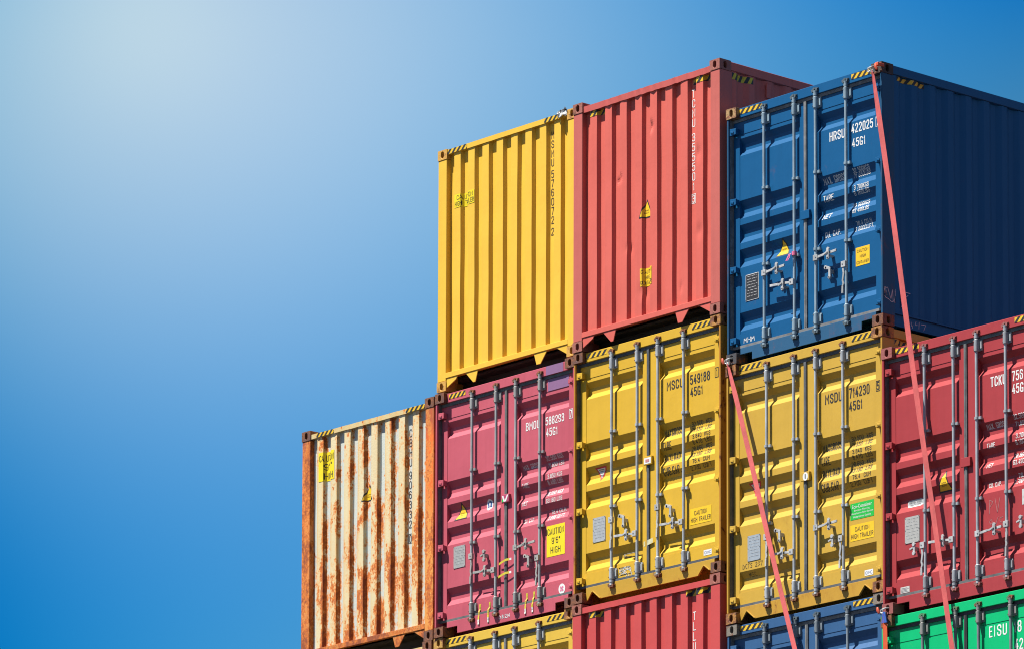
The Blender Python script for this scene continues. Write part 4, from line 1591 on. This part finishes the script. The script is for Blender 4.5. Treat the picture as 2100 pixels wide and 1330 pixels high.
lettering(d[1], DOOR, [('MSCU', 1.475, 2.213, 0.268, 0.104), ('549188', 1.855, 2.212, 0.322, 0.108), ('1', 2.284, 2.230, 0.018, 0.090), ('45G1', 1.859, 2.075, 0.204, 0.102)] + OCH_W, BLK, bold=0.004)
sticker(d[1], DOOR, 1.857, 0.618, 2.200, 0.800, [('CAUTION', 0.20, 0.79, 0.56, 0.84), ('HIGH TRAILER', 0.04, 0.97, 0.14, 0.42)])
sticker(d[1], DOOR, 2.079, 0.239, 2.207, 0.301, [('CIMC', 0.10, 0.90, 0.25, 0.75)], WHT, BLUP, name='maker_sticker', bold=0.03)
plate(d[0], DOOR, 0.251, 0.682, 0.460, 0.965, PLATE, PLINK, 7, None, 8)


def red_triangle(parent, x0, x1, zt, zb):
    xm = (x0 + x1) / 2
    mk = Marks(DOOR)
    mk.poly([(x0, zt), (xm, zb), (x1, zt)], REDP, 0.002)
    mk.poly([(x0 + 0.028, zt - 0.016), (xm, zb + 0.034), (x1 - 0.028, zt - 0.016)], WHT, 0.0035)
    for i, (a, b) in enumerate(((0.045, 0.0), (0.038, -0.018), (0.034, -0.036), (0.024, -0.060), (0.018, -0.078))):
        mk.rect(xm - a, zt - 0.034 + b, xm + a, zt - 0.026 + b, GRYP, 0.005)
    mk.build('warning_triangle', parent)


red_triangle(d[0], 0.262, 0.455, 1.545, 1.385)
mk = Marks(Face([], [], lambda x, z: 0.050))
mk.rect(1.140, 1.428, 1.252, 1.496, WHT, 0.002)
mk.rect(1.165, 1.446, 1.225, 1.478, plain('faded_red_print', (0.55, 0.22, 0.22), 0.5), 0.0035)
mk.build('label', d[1])
mk = Marks(Face([], [], lambda x, z: 0.0665 if x > 1.15 else 0.083))
mk.poly([(1.178, 0.500), (1.270, 0.520), (1.268, 0.575), (1.182, 0.560)], plain('old_tape', (0.62, 0.60, 0.38), 0.5, 0, .2, 30), 0.004)
mk.poly([(1.100, 0.500), (1.125, 0.503), (1.125, 0.560), (1.100, 0.557)], plain('old_tape', (0.6, .6, .4)), 0.002)
mk.build('tape_scrap', d[0])
scrawl(d[0], DOOR, [doodle(s, 7, 0.7) for s in (21, 22, 23, 24, 25, 26, 27)], 0.690, 0.235, 0.20, 0.085, CHALK, 0.006)
hand(d[0], DOOR, '215', 0.80, 0.205, 0.040, 0.040)
scrawl(d[0], DOOR, [doodle(s, 8, 0.7) for s in (41, 42, 43)], 0.72, 0.43, 0.23, 0.05, plain('scratch_grey', (0.42, 0.40, 0.34), 0.7), 0.006)

# ---- D2: dusty ochre doors under the blue container
r, d = container('dusty ochre container under the navy blue one, a green sticker on its right door', (2.5001, 0.0246, -3.5150), 'door',
                 paint=P_OCHRE2, cast=CA_ORNG, rods=RODS_B, camm=CAM_RUST, camrust=CA_ORNG, gasket=plain('rubber_gasket_slate_worn', (0.10, 0.11, 0.12), 0.6, 0, 0.5, 8), notch='tri',
                 sillm=paint('paint_ochre_sill_rusty', (206, 160, 62), 0.62, 33), post=paint('paint_ochre_post', (206, 160, 62), 0.45, 34),
                 handles=[(0, 0.905, 'd', 0.345), (1, 0.657, 'l', 0.36), (2, 0.860, 'r', 0.345), (3, 0.700, 'D', 0.345)],
                 retainers=[(0.805, 0.880, 'dog'), (0.880, 0.662, 'bar'), (1.605, 0.865, 'bar'), (1.632, 0.680, 'open')])
hazards(d[0], HDR, DOOR_TAPES)
side_tape(r, 0.205, 0.550, 2.720, 2.780, 4)
check_box(2.262, 2.214, 2.322, 2.330)
lettering(d[1], DOOR, [('MSDU', 1.476, 2.213, 0.262, 0.108), ('714230', 1.846, 2.214, 0.312, 0.112), ('5', 2.272, 2.228, 0.038, 0.090), ('45G1', 1.846, 2.072, 0.204, 0.104)] + OCH_W, BLK, bold=0.004)
sticker(d[1], DOOR, 1.859, 0.868, 2.217, 1.048, [('Eco-Container', 0.08, 0.92, 0.68, 0.90), ('Bamboo Flooring', 0.17, 0.82, 0.46, 0.60), ('Waterborne Paint System', 0.03, 0.97, 0.27, 0.42), ('Waterborne Sealant', 0.12, 0.88, 0.09, 0.22)],
        GRNP, WHT, name='eco_sticker', bold=0.014)
sticker(d[1], DOOR, 1.859, 0.635, 2.217, 0.812, [('CAUTION', 0.20, 0.80, 0.57, 0.84), ('HIGH TRAILER', 0.04, 0.97, 0.14, 0.42)], bold=0.016)
sticker(d[1], DOOR, 2.077, 0.226, 2.206, 0.288, [('CIMC', 0.10, 0.90, 0.25, 0.75)], WHT, BLUP, name='maker_sticker', bold=0.03)
plate(d[0], DOOR, 0.261, 0.676, 0.461, 0.960, plain('aluminium_plate_blue', (0.42, 0.48, 0.53), 0.45, 0.3, 0.15, 25), PLINK, 7, None, 9)
red_triangle(d[0], 0.262, 0.455, 1.550, 1.390)
mk = Marks(Face([], [], lambda x, z: 0.050))
mk.disc(1.205, 1.462, 0.040, 0.046, WHT, 0.002)
mk.rect(1.196, 1.44, 1.214, 1.49, GRYP, 0.0035)
mk.build('label', d[1])
hand(d[0], DOOR, 'DCTS 237', 0.180, 0.605, 0.040, 0.050, MARKER, 0.005)
hand(d[0], DOOR, 'MSC.', 0.255, 0.510, 0.042, 0.042, MARKER, 0.005)

# ---- E2: brick red doors, right edge
r, d = container('brick red container with closed doors, a coral strap running down across them', (4.9872, -0.0427, -3.8023), 'door',
                 paint=P_BRED, cast=CA_RED2, rods=RODS_B, camm=CAM_RED, camrust=CAM_RED, rodm=zinc('galvanised_mid', (0.46, 0.50, 0.54), 0.45, 12), hw=zinc('galvanised_mid_plate', (0.40, 0.43, 0.46), 0.45, 13),
                 gasket=plain('rubber_gasket_mid', (0.12, 0.13, 0.135), 0.6, 0, 0.4, 10),
                 handles=[(0, 0.690, 'D', 0.345), (1, 0.662, 'l', 0.36), (2, 0.660, 'r', 0.365), (3, 0.715, 'd', 0.365)],
                 retainers=[(0.445, 0.655, 'open'), (0.895, 0.665, 'bar'), (1.645, 0.668, 'bar'), (2.005, 0.690, 'open')])
hazards(d[0], HDR, DOOR_TAPES)
lettering(d[1], DOOR, [('TCKU', 1.536, 2.210, 0.222, 0.108), ('756', 1.846, 2.216, 0.158, 0.108), ('45G1', 1.846, 2.080, 0.204, 0.104),
                       L_('MAX. GROSS', 1.500, 1.752, 0.285, 0.056), L_('TARE', 1.479, 1.560, 0.118, 0.054), L_('NET', 1.477, 1.350, 0.090, 0.050), L_('CU. CAP.', 1.514, 1.132, 0.184, 0.046),
                       L_('32.500 KGS', 1.869, 1.804, 0.285, 0.050), L_('71.650 LBS', 1.899, 1.722, 0.275, 0.050), L_('3.700 KGS', 1.897, 1.599, 0.250, 0.050), L_('8.160 LBS', 1.897, 1.528, 0.250, 0.050),
                       L_('28.800 KGS', 1.872, 1.386, 0.285, 0.050), L_('63.490 LBS', 1.856, 1.321, 0.275, 0.050), L_('76.4 CU.M.', 1.940, 1.167, 0.265, 0.048), L_('2.700 CU.FT.', 1.873, 1.110, 0.290, 0.048)], WHT)
heavy(d[0], DOOR, (0.842, 1.452), (0.735, 1.216), (0.950, 1.216))
mk = Marks(DOOR)
n = 24
x0, x1, zc, hh = 0.264, 0.506, 1.172, 0.040
mk.poly([(x0 + hh + hh * math.cos(a), zc + hh * math.sin(a)) for a in [math.pi / 2 + math.pi * i / 10 for i in range(11)]] + [(x1 - hh + hh * math.cos(a), zc + hh * math.sin(a)) for a in [-math.pi / 2 + math.pi * i / 10 for i in range(11)]], plain('pale_label', (0.55, 0.57, 0.57), 0.5), 0.002)
mk.text('CORTEN STEEL', 0.290, 1.176, 0.19, 0.022, GRYP, 0.004)
mk.text('CONTAINER', 0.310, 1.143, 0.15, 0.022, GRYP, 0.004)
mk.build('oval_label', d[0])
plate(d[0], DOOR, 0.265, 0.741, 0.481, 1.025, plain('aluminium_plate_pale', (0.46, 0.46, 0.44), 0.5, 0.2, 0.15, 25), PLINK, 7, None, 12)
mk = Marks(DOOR)
mk.rect(0.197, 0.215, 0.330, 0.281, plain('paper_label', (0.60, 0.58, 0.56), 0.6), 0.002)
for i in range(4):
    mk.rect(0.207, 0.226 + i * 0.013, 0.318 - 0.02 * (i % 2), 0.230 + i * 0.013, GRYP, 0.0035)
mk.build('paper_label', d[0])
sticker(d[1], DOOR, 1.979, 0.880, 2.19, 1.045, [], plain('pale_label', (0.55, 0.57, 0.57)), BLK)
FAINT = plain('faint_chalk', (0.42, 0.20, 0.20), 0.8, 0, 0.25, 60)
hand(d[1], DOOR, 'PV', 1.500, 0.860, 0.09, 0.150, FAINT, 0.005)
hand(d[1], DOOR, '9/5', 1.500, 0.690, 0.075, 0.110, FAINT, 0.005)

# ---- third tier, cut by the lower edge
r, _ = container('rusty container under the cream rusting one, only an upper corner casting showing', (-5.0082, 0.1055, -5.7993), 'wall', paint=P_CREAM, wall=WALL_CREAM, post=POST_RUST, headm=HEAD_RUST, sillm=SILL_RUST, cast=CA_BROWN, header=(2.787, 2.843), seed=18)
r, d = container('mustard yellow container under the maroon pink one, only its upper door edge showing', (-2.4895, 0.0713, -5.8118), 'door', paint=P_YEL3, cast=CA_YEL, cast_over={(1, 1): CA_ORNG}, rods=RODS_B, camm=CAM_RUST, camrust=CA_ORNG,
                 gasket=GASKET_L, rodm=ZINC, hw=ZINC)
hazards(d[0], HDR, DOOR_TAPES)
r, _ = container('crimson container with a corrugated end wall below the doors of an ochre container', (-0.0024, -0.0042, -5.8144), 'wall', paint=P_CRIM, cast=CA_RED, header=(2.785, 2.852), seed=11, batter=0.002)
hazards(r, wall_face(r), [(0.244, 0.520, 2.715, 2.780, 3, 0.2), (1.870, 2.260, 2.715, 2.782, 3, 0.2)], lift=0.003)
vertical(r, 'TLLU', 1.955, 2.540, 0.115, 0.097, 0.048, WHT)
r, d = container('dusty blue container below the dusty ochre one, only its upper doors showing', (2.5013, 0.0326, -6.4221), 'door', paint=P_BLUE2, cast=CA_GREY, rods=RODS_A, camm=CAM_DARK, gasket=GASKET_L,
                 rodm=zinc('galvanised_slate', (0.24, 0.29, 0.33), 0.45, 15), hw=zinc('galvanised_slate_plate', (0.24, 0.29, 0.33), 0.5, 16))
hazards(d[0], HDR, DOOR_TAPES)
r, d = container('emerald green container below the brick red one', (4.9677, -0.0460, -6.7103), 'door', paint=P_GRN, cast=CA_GRN, rods=(0.596, 1.080, 1.414, 1.880), camm=CAM_GRN, gasket=plain('rubber_gasket_black', (0.035, 0.036, 0.04), 0.6, 0, 0.4, 10),
                 rodm=ZINC_D, hw=zinc('galvanised_brown', (0.27, 0.27, 0.26), 0.55, 18), flat=True)
lettering(d[1], DOOR_FLAT, [('E', 1.514, 2.452, 0.046, 0.118), ('I', 1.586, 2.452, 0.014, 0.118), ('S', 1.628, 2.450, 0.062, 0.122), ('U', 1.710, 2.450, 0.060, 0.120)], WHT)
lettering(d[1], DOOR_FLAT, [('1', 1.872, 2.452, 0.030, 0.118), ('8', 1.922, 2.450, 0.058, 0.122)], WHT)
lettering(d[1], DOOR_FLAT, [('42', 1.880, 2.262, 0.120, 0.118)], WHT)


# ------------------------------------------------------------------ lashing straps
def webbing_mat(name, col):
    M = Mat(name)
    x, y, z = M.xyz()
    n = M.noise(7, 6, 0.65, (1, 1, 0.5))
    k = M.noise(90, 3, 0.6)
    c = M.mix(M.mr(n, 0.35, 0.7), col, [v * 0.62 for v in col])
    c = M.mix(M.mr(k, 0.60, 0.75, 0, 0.4), c, [v * 0.4 for v in col])
    M.put(M.b.inputs['Base Color'], c)
    M.b.inputs['Roughness'].default_value = 0.75
    M.bump(M.noise(60, 3, 0.6, (1, 1, 0.4)), 0.4, 0.003)
    return M.m


def strap(label, pts, wd, mat, hook_at, hook_mats, name='lashing_strap', wdir=(0.94, 0.34), taper=True, sleeve=None):
    root = bpy.data.objects.new(name, None)
    root.location = (hook_at[0], hook_at[1], hook_at[2] + Z0)
    C.objects.link(root)
    root['label'] = label
    root['category'] = 'strap'
    root['group'] = 'lashing straps hooked to the container corners'
    o = Vector(hook_at)
    mb = MB()
    n = 60
    A, B = Vector(pts[0]), Vector(pts[1])
    rows = []
    for i in range(n + 1):
        t = i / n
        p = A.lerp(B, t) - o
        k = 1.0
        if taper:
            k = min(1.0, 0.42 + t * 9)
        tw = 0.10 * math.sin(t * 5.0) + (0.5 * math.exp(-t * 30) if taper else 0)
        ca, sa = math.cos(tw), math.sin(tw)
        wx, wy = wdir[0] * ca - wdir[1] * sa, wdir[0] * sa + wdir[1] * ca
        u = Vector((wx, wy, 0)) * (wd / 2 * k)
        nn = Vector((wy, -wx, 0)) * 0.0022
        p = p + Vector((0.004 * math.sin(t * 11), 0.003 * math.sin(t * 9), 0))
        rows.append([p - u + nn, p + u + nn, p + u - nn, p - u - nn])
    v = [q for r_ in rows for q in r_]
    f = []
    for i in range(n):
        for k in range(4):
            f.append((i * 4 + k, (i + 1) * 4 + k, (i + 1) * 4 + (k + 1) % 4, i * 4 + (k + 1) % 4))
    mb.idx(v, [tuple(reversed(q)) for q in f])
    mb.build('webbing', mat, root)
    if sleeve:
        m2 = MB()
        d = (B - A).normalized()
        a = A - o
        for i in range(4):
            p, q = a + d * (0.03 * i - 0.02), a + d * (0.03 * i + 0.01)
            k1, k2 = 0.016 + 0.006 * i, 0.022 + 0.006 * i
            m2.idx([(p.x - k1, p.y - .008, p.z), (p.x + k1, p.y - .008, p.z), (p.x + k1, p.y + .008, p.z), (p.x - k1, p.y + .008, p.z), (q.x - k2, q.y - .008, q.z), (q.x + k2, q.y - .008, q.z), (q.x + k2, q.y + .008, q.z), (q.x - k2, q.y + .008, q.z)],
                   [(0, 1, 2, 3), (7, 6, 5, 4), (4, 5, 1, 0), (5, 6, 2, 1), (6, 7, 3, 2), (7, 4, 0, 3)])
        m2.build('sleeve', sleeve, root)
    # double wire hook through the hole of the casting
    hk = MB()
    s_ = A - o
    for off in (-0.012, 0.014):
        path = [(0.0 + off, 0.050, 0.004), (-0.004 + off, 0.010, 0.012), (-0.016 + off, -0.028, 0.004), (-0.044 + off, -0.040, -0.010), (-0.050 + off, -0.040, -0.040), (-0.020 + off, -0.036, -0.052), (s_.x + off * 1.2, s_.y, s_.z + 0.012), (s_.x + off, s_.y, s_.z - 0.02)]
        hk.tube(path, 0.0075, 8, 0)
    hk.build('hook', hook_mats[0], root, 0, True)
    gr = MB()
    gx = hook_mats[2]
    gr.tube([(gx[0] - 0.014, gx[1], gx[2] + 0.032), (gx[0] - 0.002, gx[1] - .006, gx[2]), (gx[0] + 0.010, gx[1], gx[2] - 0.034)], [0.012, 0.019, 0.013], 8)
    gr.build('hook_grip', hook_mats[1], root, 0, True)
    return root


PINKS = webbing_mat('strap_webbing_coral', (0.74, 0.105, 0.105))
ORNGS = webbing_mat('strap_webbing_orange', (0.90, 0.115, 0.02))
GRIP_O = plain('grip_orange_red', (0.62, 0.085, 0.03), 0.5, 0, 0.2, 20)
SLEEVE = plain('sleeve_blue', (0.02, 0.10, 0.45), 0.6, 0, 0.2, 20)
h1 = (4.869, -0.010, -0.668)
r1 = strap('long coral strap from the top corner of the navy blue container across brick red doors', ((4.885, -0.050, -0.715), (6.350, -0.105, -8.80)), 0.058, PINKS, h1, (ZINC_B, GRIP_O, (0.056, -0.024, -0.010)), sleeve=None)
mb = MB()
mb.box(0.036, 0.088, -0.026, 0.004, -0.004, 0.040)
mb.box(0.0705, 0.0885, 0.0042, 0.072, 0.000, 0.038)
mb.build('corner_guard', GRIP_O, r1, 0.008)
h2 = (2.593, 0.0246, -3.446)
strap('coral strap from the lower corner of the navy blue container across dusty ochre doors', ((2.580, -0.020, -3.500), (4.250, -0.035, -8.80)), 0.056, PINKS, h2, (ZINC_B, GRIP_O, (-0.078, -0.050, -0.018)))
h3 = (5.068, -0.043, -6.639)
strap('bright orange strap with a blue sleeve hanging at the corner of the green container', ((5.072, -0.095, -6.700), (5.118, -0.105, -8.80)), 0.050, ORNGS, h3, (ZINC_B, GRIP_O, (-0.085, -0.052, -0.012)), sleeve=SLEEVE)

# ------------------------------------------------------------------ small loose things
mb = MB()
rn = random.Random(4)
bx, bz = -2.5026 + 2.215, 0.0219 + Z0 + 2.868 - H
pts = []
for i in range(9):
    for j in range(5):
        pts.append((bx - 0.095 + 0.020 * i + rn.uniform(-.012, .012), 0.1097 + 0.006 - rn.uniform(0, .035), bz - 0.045 + 0.0225 * j + 0.02 * (i / 8) + rn.uniform(-.010, .010)))
fs = [(i * 5 + j, (i + 1) * 5 + j, (i + 1) * 5 + j + 1, i * 5 + j + 1) for i in range(8) for j in range(4)]
for q in fs:
    mb.face([pts[k] for k in q], 1 if rn.random() < 0.28 else 0)
o = mb.build('plastic_scrap', [WHT, BLK])
o['label'] = 'crumpled white plastic scrap snagged on the top edge of the bright yellow container'
o['category'] = 'plastic scrap'
mb = MB()
px_, py_, pz_ = 2.5118 + 1.052, 0.0246 + 0.030, -0.6088 - H + Z0 + 1.045
mb.tube([(px_, py_, pz_ - 0.012), (px_, py_, pz_ + 0.030)], 0.0285, 12)
for k in range(3):
    a = -0.02 - 0.014 * k
    q = [(px_ + a, py_ - 0.03, pz_ + 0.010)]
    for t in range(1, 5):
        q.append((px_ + a - 0.009 * t + rn.uniform(-.006, .006), py_ - 0.034 - .003 * t, pz_ + 0.010 - 0.020 * t + rn.uniform(-.006, .006)))
    for p, s2 in zip(q, q[1:]):
        mb.face([(p[0] - .007, p[1], p[2]), (s2[0] - .007, s2[1], s2[2]), (s2[0] + .008, s2[1] - .004, s2[2]), (p[0] + .008, p[1] - .004, p[2])])
o = mb.build('ribbon', plain('pink_ribbon', (0.80, 0.14, 0.30), 0.6, 0, 0.2, 20))
o['label'] = 'small pink ribbon tied round a locking bar of the navy blue doors'
o['category'] = 'ribbon'
